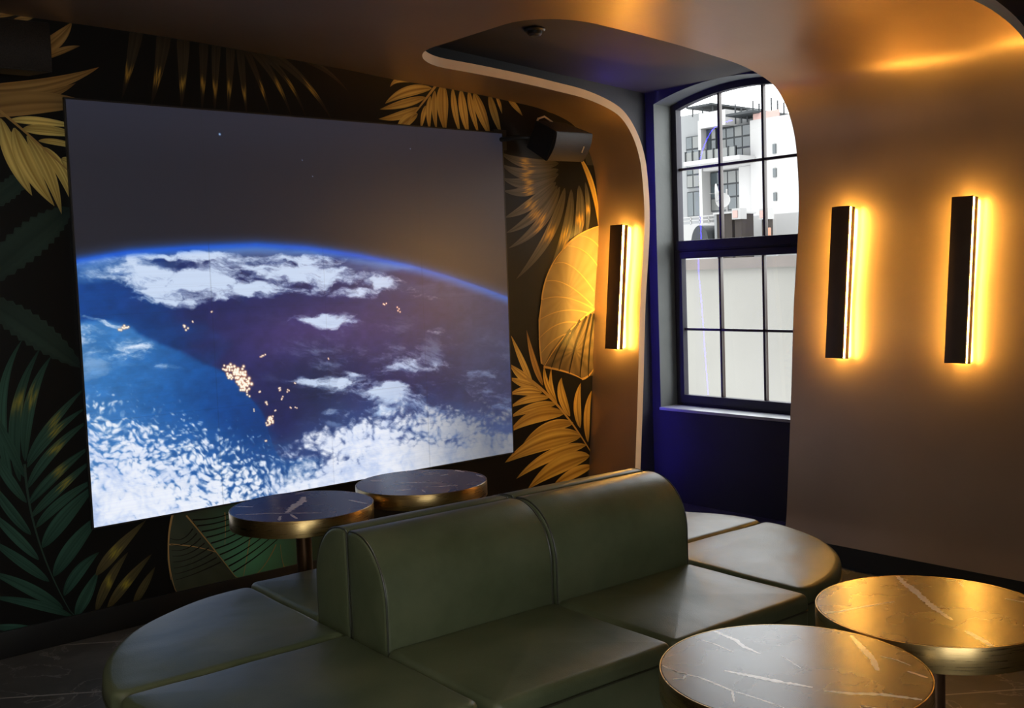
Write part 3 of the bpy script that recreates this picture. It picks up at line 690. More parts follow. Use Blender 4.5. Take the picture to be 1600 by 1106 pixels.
def paint_planet(nx, ny):
    """picture shown on the LED wall: the planet seen from orbit, as a grid of linear colours (row 0 = top)"""
    rng = np.random.RandomState(7)
    asp = 1.3098
    U, V = np.meshgrid((np.arange(nx)+.5)/nx*asp, (np.arange(ny)+.5)/ny)
    def vnoise(x, y, seed):
        r = np.random.RandomState(seed).rand(256, 256)
        xi = np.floor(x).astype(int); yi = np.floor(y).astype(int)
        fx = x-xi; fy = y-yi; fx = fx*fx*(3-2*fx); fy = fy*fy*(3-2*fy)
        a = r[yi % 256, xi % 256]; b = r[yi % 256, (xi+1) % 256]; c = r[(yi+1) % 256, xi % 256]; d = r[(yi+1) % 256, (xi+1) % 256]
        return (a*(1-fx)+b*fx)*(1-fy)+(c*(1-fx)+d*fx)*fy
    def fbm(x, y, seed, oc=5, g=.55):
        s = 0; a = 1; t = 0
        for k in range(oc):
            s = s+a*vnoise(x*2**k+17.3*k, y*2**k+5.1*k, seed+k); t += a; a *= g
        return s/t
    def sm(a, b, x):
        t = np.clip((x-a)/(b-a), 0, 1); return t*t*(3-2*t)
    def worley(x, y, seed):
        rr = np.random.RandomState(seed); px = rr.rand(128, 128); py = rr.rand(128, 128)
        xi = np.floor(x).astype(int); yi = np.floor(y).astype(int); best = np.full(x.shape, 9.)
        for dx in (-1, 0, 1):
            for dy in (-1, 0, 1):
                cx = xi+dx; cy = yi+dy
                qx = cx+px[cy % 128, cx % 128]; qy = cy+py[cy % 128, cx % 128]
                best = np.minimum(best, np.hypot(x-qx, y-qy))
        return best
    limb = np.interp(U, [p[0] for p in LIMB], [p[1] for p in LIMB])
    limb = limb + 0
    d = V-limb                                       # depth below the limb
    C = lambda r, g, b: np.array([r, g, b])/255.
    def mix(img, col, m):
        return img*(1-m[..., None])+np.asarray(col)*m[..., None]
    img = np.zeros((ny, nx, 3))+C(27, 28, 38)  # black lifted to grey, standing in for room light reflected by the screen
    img = mix(img, C(36, 38, 52), sm(.16, 0, V)*.7)
    img = mix(img, C(54, 44, 46), sm(.5, 1.25, U)*sm(.0, .4, V)*.75)  # warm lamp reflection towards the right, painted into the picture
    planet = sm(-.002, .006, d)
    # ground and sea
    coast = np.interp(U, [p[0] for p in COAST], [p[1] for p in COAST])
    w1 = fbm(U*9, V*9, 3); w2 = fbm(U*9+40, V*9, 9)
    sea = sm(-.006, .012, V-coast+(w1-.5)*.03)
    right_stop = sm(.66, .60, U+(V-.8)*.12)
    sea = sea*right_stop
    body = np.zeros_like(img)+C(12, 52, 112)
    body = mix(body, C(30, 34, 84), sm(.42, .60, fbm(U*3+2, V*5, 21)+.25*sm(.3, .7, U))*.9)
    body = mix(body, C(70, 56, 112), np.exp(-((U-.62)/.26)**2-((V-.58)/.085)**2)*.85)
    body = mix(body, C(22, 36, 72), np.exp(-((U-.63)/.10)**2-((V-.72)/.10)**2)*.8)
    body = mix(body, C(44, 48, 80), sm(.85, 1.2, U)*.85)
    body = mix(body, C(70, 110, 150), sm(1.0, 1.2, U)*sm(.25, .0, np.abs(V-.66))*.18)
    body = mix(body, C(8, 70, 150), sm(.34, .0, U)*sm(.62, .5, V)*.8)
    seac = np.zeros_like(img)+C(10, 68, 142)
    seac = mix(seac, C(60, 126, 190), sm(.45, .0, U+(V-.6)*.4)*.8)
    seac = mix(seac, C(8, 50, 112), sm(.24, .50, U)*sm(.68, .80, V)*.85)
    body = body*(1-sea[..., None])+seac*sea[..., None]
    fine = fbm(U*40, V*60, 55, 4)
    body *= (.86+.28*fine)[..., None]
    # high cloud, torn along the flow
    wx = U+(w1-.5)*.06+(fine-.5)*.03; wy = V+(w2-.5)*.035+(fine-.5)*.012
    streak = fbm(wx*11+wy*6, wy*30-wx*3, 77, 6, .66)
    mask = np.zeros_like(U)
    for cx, cy, rx, ry, a, s in CLOUDS:
        du = wx-cx; dv = wy-cy
        p = du*np.cos(a)+dv*np.sin(a); q = -du*np.sin(a)+dv*np.cos(a)
        mask = np.maximum(mask, s*np.exp(-((p/rx)**2+(q/ry)**2)**1.3*.8))
    veil = sm(.28, 1.0, mask*.95+(streak-.5)*2.1)*sm(.04, .22, mask)+sm(.25, .0, U)*np.exp(-((V-.60)/.06)**2)*sm(.35, .75, streak)*.45
    cc = C(206, 222, 246)
    body = mix(body, C(60, 110, 190), sm(.03, .0, np.abs(d-.008))*.7)
    haze = sm(.11, .0, d)*sm(1.25, .9, U)
    body = mix(body, C(150, 190, 235), haze*.40*sm(.3, .7, fbm(U*7, V*30+9, 31)))
    body = mix(body, cc, veil*(.96-.35*sm(.75, 1.2, U)))
    # wisps everywhere
    wis = sm(.52, .80, fbm(wx*9+wy*3, wy*30-wx*6, 91, 6, .66))*sm(.1, .3, d)*sm(.35, .75, U)
    body = mix(body, C(150, 170, 205), wis*.55)
    # the low cloud bank: broken cells in rows
    bank = np.interp(U, [p[0] for p in BANK], [p[1] for p in BANK])
    e = V-bank+.025+.045*sm(.55, .8, U)+(fbm(U*6, V*6, 41)-.5)*.10
    ca, sa = np.cos(.55), np.sin(.55)
    wu = U+(w1-.5)*.06+(fbm(U*30, V*30, 71, 3)-.5)*.007; wv = V+(w2-.5)*.06+(fbm(U*30, V*30, 83, 3)-.5)*.007
    gx = wu*ca+wv*sa; gy = -wu*sa+wv*ca
    c1 = worley(gx*56, gy*80, 5); c2 = worley(gx*92, gy*128, 15)
    puff = 1-np.clip(c1*.85+c2*.40, 0, 1.2)
    soft = fbm(gx*34, gy*60, 37, 4, .62)
    swirl = fbm(wx*11+wy*6, wy*22-wx*5, 66, 6, .70)
    cr = worley(wu*46, wv*56, 8)
    lb = sm(.62, .38, U)
    tex = (puff*.42+soft*.34+fbm(gx*70, gy*100, 47, 3, .6)*.34)*lb+(swirl*.78+(1-np.clip(cr, 0, 1))*.26)*(1-lb)
    cover = sm(-.02, .16, e)*.62+.38*sm(.08, .30, e)
    gaps = sm(.52, .66, fbm(U*3.7+3, V*6.0+1, 29, 4))
    cover = np.clip(cover*(1-.26*gaps), 0, 1)
    thr = .80-.60*cover
    bm = sm(thr-.16, thr+.14, tex)*sm(-.04, .05, e)
    body = mix(body, C(88, 140, 205), sm(-.02, .10, e)*.30)
    lum = sm(.25, .75, fbm(gx*12, gy*18, 19, 5, .65)*.6+tex*.5)
    wcol = C(176, 196, 236)*(1-lum[..., None])+C(240, 244, 254)*lum[..., None]
    dimr = (1-.45*sm(.80, 1.25, U))[..., None]
    body = body*(1-bm[..., None]*.97)+wcol*dimr*bm[..., None]*.97
    # city lights
    lit = np.zeros_like(U)
    for lx, ly, s in LIGHTS:
        for k in range(int(1+s*1.6)):
            ox, oy = rng.randn(2)*.0016*s
            r2 = (U-lx-ox)**2+(V-ly-oy)**2
            g = np.exp(-r2/(.0014+.00045*s)**2)
            g2 = np.exp(-r2/(.0024+.0006*s)**2)*.14
            body = mix(body, C(240, 110, 70), g2)
            lit = np.maximum(lit, g)
    body = mix(body, C(255, 190, 130), np.clip(lit*1.3, 0, 1)); body = mix(body, C(255, 250, 235), sm(.35, .85, lit))
    img = img*(1-planet[..., None])+body*planet[..., None]
    rim = np.exp(-((d-.004)/.010)**2)*(1-.55*sm(.7, 1.2, U))
    img = mix(img, C(20, 84, 205), np.clip(rim*.85, 0, 1))
    img = mix(img, C(60, 90, 150), np.exp(-((d+.008)/.014)**2)*.22*(d < .0))
    # faint star points and the cabinet joints of the wall
    for sx, sy, s in ((.3737, .0585, .0028), (.6054, .1130, .0014), (.6345, .155, .0014), (.9600, .0650, .0014)):
        g = np.exp(-((U-sx)**2+(V-sy)**2)/s**2); img = mix(img, C(150, 190, 240), np.clip(g, 0, 1))
    for k in (1, 2, 3):
        img *= (1-.10*(np.abs(U-asp*k/4) < .0013))[..., None]; img *= (1-.07*(np.abs(V-k/4) < .0013))[..., None]
    img *= (1+.03*(rng.rand(ny, 1)-.5))[..., None]
    img = np.clip(img, 0, 1)
    return np.where(img <= .04045, img/12.92, ((img+.055)/1.055)**2.4)

scr = empty('video_screen', (2.867, 4.9, .5106)); tag(scr, 'large video wall screen showing the blue planet from orbit', 'screen')
x0, x1, z0, z1 = -1.274, 1.274, .0, 1.945
nx, ny = 840, 640
picture = paint_planet(nx+1, ny+1)
gx, gz = np.meshgrid(np.linspace(x0, x1, nx+1), np.linspace(z1, z0, ny+1))
vv = np.stack([gx, np.full_like(gx, -.025), gz], -1).reshape(-1, 3).astype(np.float32)
idx = np.arange((nx+1)*(ny+1)).reshape(ny+1, nx+1)
quads = np.stack([idx[:-1, :-1], idx[1:, :-1], idx[1:, 1:], idx[:-1, 1:]], -1).reshape(-1, 4).astype(np.int32)
me = bpy.data.meshes.new('display_face'); me.vertices.add(len(vv)); me.vertices.foreach_set('co', vv.ravel())
me.loops.add(quads.size); me.loops.foreach_set('vertex_index', quads.ravel()); me.polygons.add(len(quads))
me.polygons.foreach_set('loop_start', np.arange(0, quads.size, 4, dtype=np.int32)); me.polygons.foreach_set('loop_total', np.full(len(quads), 4, dtype=np.int32))
me.update(calc_edges=True)
ca = me.color_attributes.new('picture', 'FLOAT_COLOR', 'POINT')
pc = np.concatenate([picture, np.ones((ny+1, nx+1, 1))], -1).astype(np.float32); ca.data.foreach_set('color', pc.ravel())
me.materials.append(M_LED); face = bpy.data.objects.new('display_face', me); COL.objects.link(face); face.parent = scr
bm = bmesh.new(); bx(bm, x0-.004, x1+.004, -.0235, -.0085, z0-.004, z1+.004); obj('cabinet', bm, M_BLACK, scr)
bm = bmesh.new()
e = .008
bx(bm, x0-e, x0, -.0265, -.0085, z0-e, z1+e); bx(bm, x1, x1+e, -.0265, -.0085, z0-e, z1+e); bx(bm, x0, x1, -.0265, -.0085, z1, z1+e); bx(bm, x0, x1, -.0265, -.0085, z0-e, z0)
obj('bezel', bm, M_BLACK, scr)

# ------------------------------------------------------------------ wall lamps
def lamp():
    r = empty('wall_lamp')
    # local: -X out of the wall, Y across, Z up
    h = .795
    bm = bmesh.new(); bx(bm, -.078, -.066, -.0510, .0510, 0, h); obj('front_cover', bm, M_LAMPB, r, 35, .0015)
    bm = bmesh.new(); bx(bm, -.066, -.050, -.0490, .0490, .004, h-.004); obj('light_slit', bm, M_LAMPLIGHT, r)
    bm = bmesh.new(); bx(bm, -.050, -.018, -.0510, .0510, 0, h); obj('rear_housing', bm, M_LAMPB, r, 35, .0015)
    bm = bmesh.new(); bx(bm, -.018, -.012, -.043, .043, .01, h-.01); obj('wall_light', bm, M_LAMPLIGHT, r)
    bm = bmesh.new(); bx(bm, -.012, .012, -.018, .018, .12, .20); obj('wall_bracket', bm, M_BLACK, r)
    bm = bmesh.new(); bx(bm, -.012, .012, -.018, .018, h-.20, h-.12); obj('wall_bracket', bm, M_BLACK, r)
    return r
lp = lamp(); tag(lp, 'glowing wall lamp beside the mural, left of the window', 'wall lamp', 'warm slit wall lamps')
z_b = 1.10; tilt = math.atan2(xw_at(1.89)-xw_at(1.10), .79)
for i, (y, lab) in enumerate(((4.665, None), (3.05, 'glowing wall lamp on the bronze wall, just right of the window'), (2.40, 'glowing wall lamp on the bronze wall, nearest the right edge'))):
    o = lp if i == 0 else copy_tree(lp)
    o.location = (xw_at(z_b)+.002, y, z_b); o.rotation_euler = (0, tilt, 0)
    if lab: o['label'] = lab

# blue light strip along the hidden edge of the shell
bm = bmesh.new()
pts = []
for (x, z), nn in zip(st, nor):
    if x > 4.5: pts.append((min(5.33, x+.40), 4.885, z+nn.y*.07))
tube(bm, pts, .005, 6)
tag(obj('light_strip', bm, M_BLUELIGHT), 'thin blue light strip behind the curved bronze edge left of the window', 'light strip')

# unseen fill lights added in the ceiling behind the camera, brightening the sofa
M_FILL = emis('fill_light_glow', (1.0, .84, .62), 300)
for i, (x, y, lab) in enumerate(((.3, 1.9, 'unseen fill light added in the ceiling, nearest the sofa'), (-.7, 3.3, 'unseen fill light added in the ceiling, near the mural wall'), (-1.3, -.9, 'unseen fill light added in the ceiling, in the far rear corner'), (-.5, .2, 'unseen fill light added in the ceiling, farthest back in the room'))):
    z = zc_at(x)
    d = empty('fill_light', (x, y, z)); tag(d, lab, 'fill_light', 'added ceiling fill lights')
    bm = bmesh.new(); lathe(bm, [(.046, -.001), (.062, -.001), (.062, -.006), (.046, -.009), (.046, -.001)], 32); obj('trim_ring', bm, M_BLACK, d)
    bm = bmesh.new(); lathe(bm, [(0, -.003), (.045, -.003), (.045, -.001), (0, -.001)], 32); obj('lens', bm, M_FILL, d)

# smoke detector in the recess ceiling
sd = empty('smoke_detector', (3.855, 4.235, 2.81+(5.46-3.855)*.066)); tag(sd, 'round dark detector on the recessed ceiling above the sofa', 'smoke detector')
bm = bmesh.new(); lathe(bm, [(0, .0), (.055, 0), (.058, -.008), (.052, -.016), (0, -.016)], 40); obj('mounting_plate', bm, M_BLACK, sd)
bm = bmesh.new(); lathe(bm, [(0, -.014), (.040, -.014), (.038, -.030), (.026, -.040), (0, -.042)], 40); obj('sensor_dome', bm, M_BLACK, sd)

# ------------------------------------------------------------------ speakers
def speaker(loc, rot, W, D, Hh, lab, arm):
    r = empty('wall_speaker', loc, (0, 0, 0)); tag(r, lab, 'speaker')
    r.rotation_mode = 'XYZ'
    M = (Matrix.Rotation(rot[0], 3, 'Z') @ Matrix.Rotation(rot[1], 3, 'X') @ Matrix.Rotation(rot[2], 3, 'Y'))
    r.rotation_euler = M.to_euler()
    bm = bmesh.new()
    # case narrows to the back; ends are trapezoid
    fr_ = [(-W/2, -D/2, -Hh/2), (W/2, -D/2, -Hh/2), (W/2, -D/2, Hh/2), (-W/2, -D/2, Hh/2)]
    bk = [(-W/2*.78, D/2, -Hh/2*.9), (W/2*.78, D/2, -Hh/2*.9), (W/2*.78, D/2, Hh/2*.95), (-W/2*.78, D/2, Hh/2*.95)]
    a = [bm.verts.new(p) for p in fr_]; c = [bm.verts.new(p) for p in bk]
    bm.faces.new(a); bm.faces.new(c[::-1])
    for k in range(4): bm.faces.new((a[k], c[k], c[(k+1) % 4], a[(k+1) % 4]))
    obj('case', bm, M_SPK, r, 35, .006)
    bm = bmesh.new(); n = 12; g0 = []; g1 = []
    for k in range(n+1):
        z = -Hh/2*.96+Hh*.96*k/n; y = -D/2-.004-.016*(1-(2*k/n-1)**2)
        g0.append(bm.verts.new((-W/2*.97, y, z))); g1.append(bm.verts.new((W/2*.97, y, z)))
    for k in range(n): bm.faces.new((g0[k], g1[k], g1[k+1], g0[k+1]))
    b0 = [bm.verts.new((v.co.x, -D/2+.002, v.co.z)) for v in g0]; b1 = [bm.verts.new((v.co.x, -D/2+.002, v.co.z)) for v in g1]
    for k in range(n): bm.faces.new((g0[k+1], b0[k+1], b0[k], g0[k])); bm.faces.new((g1[k], b1[k], b1[k+1], g1[k+1]))
    bm.faces.new((g0[0], b0[0], b1[0], g1[0])); bm.faces.new((g1[-1], b1[-1], b0[-1], g0[-1]))
    g = obj('grille', bm, M_GRILLE, r, 50)
    bm = bmesh.new()
    for k in range(5): bx(bm, W*.30-.006, W*.30+.006, -D/2-.0215, -D/2-.012, -Hh*.12+k*.008, -Hh*.12+k*.008+.004)
    obj('badge', bm, M_CABLE, g) if loc[0] > 3 else bm.free()
    inv = M.inverted(); L = lambda p: inv @ (Vector(p)-Vector(loc))
    bm = bmesh.new()
    tube(bm, [L(arm[0]), L(arm[1]), L(arm[2])], .014, 10)
    p = L(arm[2]); obj('bracket_arm', bm, M_BLACK, r)
    return r, L
sp, L = speaker((4.36, 4.618, 2.392), (.252, .482, -.054), .40, .187, .184, 'black wall speaker above the screen corner beside the curved bronze edge', [(4.34, 4.66, 2.42), (4.18, 4.76, 2.42), (4.13, 4.885, 2.42)])
bm = bmesh.new(); cp = [(4.25, 4.70, 2.47), (4.30, 4.72, 2.535), (4.37, 4.74, 2.555), (4.44, 4.75, 2.53), (4.49, 4.76, 2.47), (4.50, 4.80, 2.40)]
tube(bm, [L(p) for p in cp], .006, 8); obj('cable', bm, M_CABLE, sp)
bm = bmesh.new(); q = [L(p) for p in ((4.08, 4.897, 2.36), (4.18, 4.897, 2.36), (4.18, 4.897, 2.48), (4.08, 4.897, 2.48), (4.08, 4.880, 2.36), (4.18, 4.880, 2.36), (4.18, 4.880, 2.48), (4.08, 4.880, 2.48))]
vs = [bm.verts.new(p) for p in q]
for f in ((0, 3, 2, 1), (4, 5, 6, 7), (0, 1, 5, 4), (1, 2, 6, 5), (2, 3, 7, 6), (3, 0, 4, 7)): bm.faces.new([vs[i] for i in f])
obj('wall_plate', bm, M_BLACK, sp)
sp2, L2 = speaker((1.24, 4.66, 2.605), (-.06, .02, .0), .42, .20, .20, 'black wall speaker in the top left corner above the gold leaves', [(1.24, 4.70, 2.60), (1.24, 4.80, 2.60), (1.24, 4.897, 2.60)])

# ------------------------------------------------------------------ sofa island
SC = (2.47, 2.925); SR = math.radians(-2.4)
PW = .705; SH = .44
def place(o, s, t, r):
    o.location = (SC[0]+s*math.cos(SR)-t*math.sin(SR), SC[1]+s*math.sin(SR)+t*math.cos(SR), 0); o.rotation_euler = (0, 0, SR+r)
def straight():
    r = empty('sofa_module')
    hw = PW/2-.004
    out = densify(round_poly([(-hw, -.80), (hw, -.80), (hw, -.004), (-hw, -.004)], .02, 4), .05)
    bm = bmesh.new(); pad(bm, out, .0, .378, .004, .006); obj('base', bm, M_LEA, r, 50)
    out = densify(round_poly([(-hw, -.803), (hw, -.803), (hw, -.222), (-hw, -.222)], .028, 5), .03)
    bm = bmesh.new(); pad(bm, out, .379, SH-.004, .008, .024, .010, 8, wob=.0025); obj('seat_cushion', bm, M_LEA, r, 60)
    bm = bmesh.new(); tube(bm, [(x, y, .3785) for x, y in inset(out, .000)], .0038, 6, True); obj('piping', bm, M_PIPE, r)
    # backrest: quarter-round cross-section in (depth, height)
    sec = [(-.006, .379), (-.006, .772), (-.014, .780)]
    K = 16
    arc = [(-.045-.187*math.sin(PI/2*k/K), .575+.207*math.cos(PI/2*k/K)) for k in range(K+1)]
    sec = sec+arc+[(-.232, .379)]
    sec2 = [(-p[0], p[1]) for p in sec]        # make it run counter-clockwise in (x=-y, z)
    sec2 = sec2[::-1]
    ar = sum(sec2[i-1][0]*sec2[i][1]-sec2[i][0]*sec2[i-1][1] for i in range(len(sec2)))
    if ar < 0: sec2 = sec2[::-1]
    sec2 = densify(sec2, .03)
    bm = bmesh.new(); pad(bm, sec2, -hw+.001, hw-.001, .016, .016, .004, 7, mp=lambda v: Vector((v.z, -v.x, v.y)), wob=.0028, crown0=.004)
    obj('backrest', bm, M_LEA, r, 60)
    for s in (-1, 1):
        pth = [(s*(hw-.008), -p[0], p[1]) for p in inset(sec2, .002)]
        bm = bmesh.new(); tube(bm, pth, .0032, 6, True); obj('seam_piping', bm, M_PIPE, r)
    return r
def quarter():
    r = empty('round_end_module')
    R = .765
    pts = [(.004, .004, .02)]+[(max(.004, R*math.cos(a)), max(.004, R*math.sin(a)), .055 if k in (0, 24) else 0) for k, a in enumerate([PI/2*k/24 for k in range(25)])]
    pts[1] = (R, .004, .06); pts[-1] = (.004, R, .06)
    pts = [pts[0], pts[1]]+pts[3:-2]+[pts[-1]]
    out = densify(round_poly(pts, .02, 6), .03)
    bm = bmesh.new(); pad(bm, inset(out, .004), .0, .378, .004, .006); obj('base', bm, M_LEA, r, 50)
    bm = bmesh.new(); pad(bm, out, .379, SH-.002, .008, .028, .010, 9, wob=.003); obj('seat_cushion', bm, M_LEA, r, 60)
    bm = bmesh.new(); tube(bm, [(x, y, .3785) for x, y in out], .0038, 6, True); obj('piping', bm, M_PIPE, r)
    return r
m0 = straight()
for i, (s, t, r, lab) in enumerate(((-PW/2, 0, 0, 'green leather sofa module facing the camera, left one, between the two near curved ends'), (PW/2, 0, 0, 'green leather sofa module facing the camera, right one, nearest the marble tables'),
    (-PW/2, 0, PI, 'green leather sofa module facing the screen, behind the left backrest'), (PW/2, 0, PI, 'green leather sofa module facing the screen, behind the right backrest'))):
    o = m0 if i == 0 else copy_tree(m0)
    place(o, s, t, r); tag(o, lab, 'sofa', 'modules of the green leather sofa island')
q0 = quarter()
for i, (s, r, lab) in enumerate(((-PW-.002, PI/2, 'quarter round green leather seat at the left end, nearer the mural wall'), (-PW-.002, PI, 'quarter round green leather seat at the bottom of the photo, nearest the camera'),
    (PW+.002, 0, 'quarter round green leather seat at the right end, farther one below the window'), (PW+.002, -PI/2, 'quarter round green leather seat at the right end, beside the near marble tables'))):
    o = q0 if i == 0 else copy_tree(q0)
    place(o, s, 0, r); tag(o, lab, 'sofa', 'quarter round ends of the sofa island')

# ------------------------------------------------------------------ tables
VEINS = {
1: [([(1.791, 1.604), (1.781, 1.541), (1.794, 1.496), (1.783, 1.39), (1.739, 1.353)], 0.0034), ([(1.783, 1.39), (1.788, 1.321), (1.787, 1.26)], 0.003), ([(1.864, 1.476), (1.884, 1.404), (1.899, 1.339), (1.92, 1.279)], 0.0074), ([(1.921, 1.25), (1.945, 1.206), (1.989, 1.153), (2.026, 1.07)], 0.0075), ([(2.058, 1.658), (2.04, 1.576), (2.018, 1.538), (2.007, 1.481)], 0.0069), ([(1.984, 1.659), (1.984, 1.599), (1.97, 1.53)], 0.0025), ([(2.261, 1.394), (2.211, 1.337), (2.154, 1.272), (2.102, 1.23)], 0.0084), ([(2.186, 1.272), (2.191, 1.233), (2.18, 1.192)], 0.0031), ([(2.144, 1.181), (2.14, 1.131)], 0.0044), ([(1.908, 1.155), (1.918, 1.123)], 0.0026), ([(1.782, 1.56), (1.787, 1.525), (1.761, 1.51), (1.744, 1.527)], 0.003), ([(2.029, 1.435), (1.996, 1.361)], 0.0016), ([(1.856, 1.649), (1.882, 1.646)], 0.0064)],
2: [([(2.806, 1.581), (2.746, 1.521), (2.702, 1.468), (2.621, 1.383), (2.536, 1.274)], 0.0109), ([(2.354, 1.55), (2.401, 1.515), (2.457, 1.499), (2.574, 1.454)], 0.0046), ([(2.483, 1.211), (2.446, 1.151), (2.418, 1.115)], 0.0085), ([(2.795, 1.256), (2.799, 1.207), (2.784, 1.164)], 0.0039), ([(2.849, 1.41), (2.826, 1.388)], 0.0021)],
3: [([(2.19, 3.983), (2.128, 3.895), (2.076, 3.854), (1.988, 3.76)], 0.0197), ([(1.825, 3.888), (1.934, 3.799), (2.08, 3.647)], 0.0047), ([(1.89, 4.047), (1.945, 3.972)], 0.0076), ([(2.285, 3.773), (2.295, 3.646)], 0.0076), ([(1.938, 3.724), (1.898, 3.657)], 0.007), ([(1.982, 3.72), (1.96, 3.63)], 0.007), ([(2.188, 4.058), (2.241, 4.075)], 0.006)],
4: [([(2.644, 3.925), (2.695, 3.844), (2.747, 3.768)], 0.0063), ([(2.514, 3.775), (2.589, 3.749)], 0.0059), ([(2.657, 3.737), (2.775, 3.654)], 0.006), ([(2.576, 4.06), (2.609, 4.0)], 0.0086), ([(2.988, 3.951), (2.987, 3.881)], 0.009), ([(2.861, 3.9), (2.903, 3.895)], 0.0065), ([(2.983, 3.783), (2.974, 3.727)], 0.0065), ([(2.613, 3.702), (2.59, 3.644)], 0.004)]}

TR = .279
def table(x, y, R, veins, lab, grp, seed):
    t = empty('side_table', (x, y, 0)); tag(t, lab, 'table', grp)
    bm = bmesh.new(); lathe(bm, [(0, .640), (R-.004, .640), (R-.004, .6785), (R-.0055, .680), (0, .680)], 128)
    rr = random.Random(seed)
    for pts, wd in veins:
        P = [Vector((p[0]-x, p[1]-y)) for p in pts]; Q = []
        for a, c in zip(P[:-1], P[1:]):
            n = max(2, int((c-a).length/.006))
            for k in range(n): Q.append(a.lerp(c, k/n))
        Q.append(P[-1]); prev = None; N = len(Q); j0 = 0.
        for k in range(N):
            a = Q[max(k-1, 0)]; c = Q[min(k+1, N-1)]; d = (c-a).normalized(); nn = Vector((-d.y, d.x)); j0 = .8*j0+rr.uniform(-.0006, .0006)
            ww = wd*(.35+.65*math.sin(PI*(k+.5)/N)**.6)*rr.uniform(.6, 1.3)*.95; p = Q[k]+nn*j0
            pa = p+nn*ww; pb = p-nn*ww
            if pa.length > R-.006 or pb.length > R-.006: prev = None; continue
            cur = (bm.verts.new((pa.x, pa.y, .6802)), bm.verts.new((pb.x, pb.y, .6802)))
            if prev:
                f = bm.faces.new((prev[0], prev[1], cur[1], cur[0])); f.material_index = 1
            prev = cur
    obj('marble_top', bm, [M_MARBLE, M_VEIN], t, 35)
    bm = bmesh.new(); lathe(bm, [(R-.0035, .612), (R, .613), (R, .6785), (R-.0008, .6798), (R-.0035, .6798), (R-.0035, .612)], 160); obj('brass_rim', bm, M_BRASS, t, 35)
    bm = bmesh.new(); lathe(bm, [(0, .622), (R-.006, .622), (R-.006, .639), (0, .639)], 96); obj('underside', bm, M_BLACK, t)
    bm = bmesh.new(); lathe(bm, [(0, .018), (.032, .018), (.032, .621), (0, .621)], 48); obj('pole', bm, M_BRONZEPOLE, t)
    bm = bmesh.new(); lathe(bm, [(0, 0), (.078, 0), (.080, .004), (.078, .012), (.036, .018), (0, .018)], 96); obj('foot_plate', bm, M_BRONZEPOLE, t)
    return t
table(1.982, 1.373, .303, VEINS[1], 'round marble table with bold white veins at the bottom right, nearest the camera', 'near marble tables', 1)
table(2.593, 1.357, .299, VEINS[2], 'round marble table at the right edge with an amber lamp reflection on its top', 'near marble tables', 2)
table(2.099, 3.837, .295, VEINS[3], 'round brass rimmed table on a bronze pole below the left of the screen', 'far brass rimmed tables', 3)
table(2.719, 3.853, .298, VEINS[4], 'round brass rimmed table below the right of the screen, behind the backrest', 'far brass rimmed tables', 4)

# ------------------------------------------------------------------ outside the window
M_WHITE = noisy('white_render', (.185, .182, .177), (.205, .202, .197), .6, .8)
M_WGREY = noisy('light_grey_render', (.10, .104, .105), (.12, .122, .122), .6, .8)
M_BEIGE = noisy('beige_render', (.135, .131, .117), (.152, .148, .133), 1.3, .85, bumps=.1)
M_COPE = noisy('brown_coping', (.06, .05, .043), (.08, .065, .055), 3, .6)
M_BGLASS = noisy('building_glass', (.020, .027, .030), (.032, .040, .043), .9, .12)
M_BGL2 = noisy('curtained_glass', (.055, .059, .056), (.07, .072, .068), .9, .3)
M_DARKG = noisy('dark_grey_metal', (.014, .016, .018), (.022, .024, .025), 2, .6, spec=.15)
M_RUST = noisy('rust_red_mesh', (.20, .12, .105), (.24, .15, .13), 3, .7)
M_ORANGE = noisy('orange_box_paint', (.22, .09, .045), (.26, .11, .06), 3, .6)
M_BROWNW = noisy('brown_rendered_block', (.020, .017, .015), (.030, .026, .023), 2, .9, spec=.05)
def B(name, dims, m, parent): return box(name, dims, m, parent)
bl = empty('apartment_building', (30, 23, 0)); tag(bl, 'pale apartment block with glass balcony front seen through the upper window', 'building')
def bb(name, x0, x1, y0, y1, z0, z1, m, parent=None): return box(name, (x0-30, x1-30, y0-23, y1-23, z0, z1), m, parent or bl)
bb('left_wing', 30.2, 38, 24.37, 25.6, -8, 7.2, M_WGREY); bb('core_wall', 30.0, 38, 23.2, 24.37, 6.60, 7.14, M_WHITE)
bb('main_block', 30.6, 38, 22.1, 24.37, -8, 6.62, M_WGREY); bb('stair_tower', 30.0, 38, 20.2, 22.16, -8, 6.60, M_WHITE); bb('side_strip', 30.0, 38, 18.6, 20.2, -8, 6.3, M_WGREY)
bb('lower_wall', 30.1, 30.6, 22.1, 24.45, 5.09, 5.21, M_WHITE); bb('lower_wall', 30.1, 30.6, 22.1, 22.74, -8, 5.1, M_WHITE)
bb('pier', 30.05, 30.7, 24.33, 24.47, -8, 6.9, M_WHITE)
bb('roof_penthouse', 30.8, 36, 22.6, 23.4, 6.6, 7.12, M_WGREY)
def glaze(y0, y1, z0, z1, ny_, nz_, x, seed):
    rr = random.Random(seed)
    for i in range(ny_):
        for j in range(nz_):
            a = y0+(y1-y0)*i/ny_; c = y0+(y1-y0)*(i+1)/ny_; e_ = z0+(z1-z0)*j/nz_; f_ = z0+(z1-z0)*(j+1)/nz_
            fr__ = bb('window_frame', x, x+.06, a, c, e_, f_, M_DARKG)
            bb('pane', x-.01, x+.0, a+.025, c-.025, e_+.03, f_-.03, M_BGL2 if rr.random() < .38 else M_BGLASS, fr__)
glaze(22.16, 23.9, 5.40, 6.58, 5, 3, 30.50, 1); glaze(23.9, 24.33, 5.40, 6.60, 2, 3, 30.35, 2)
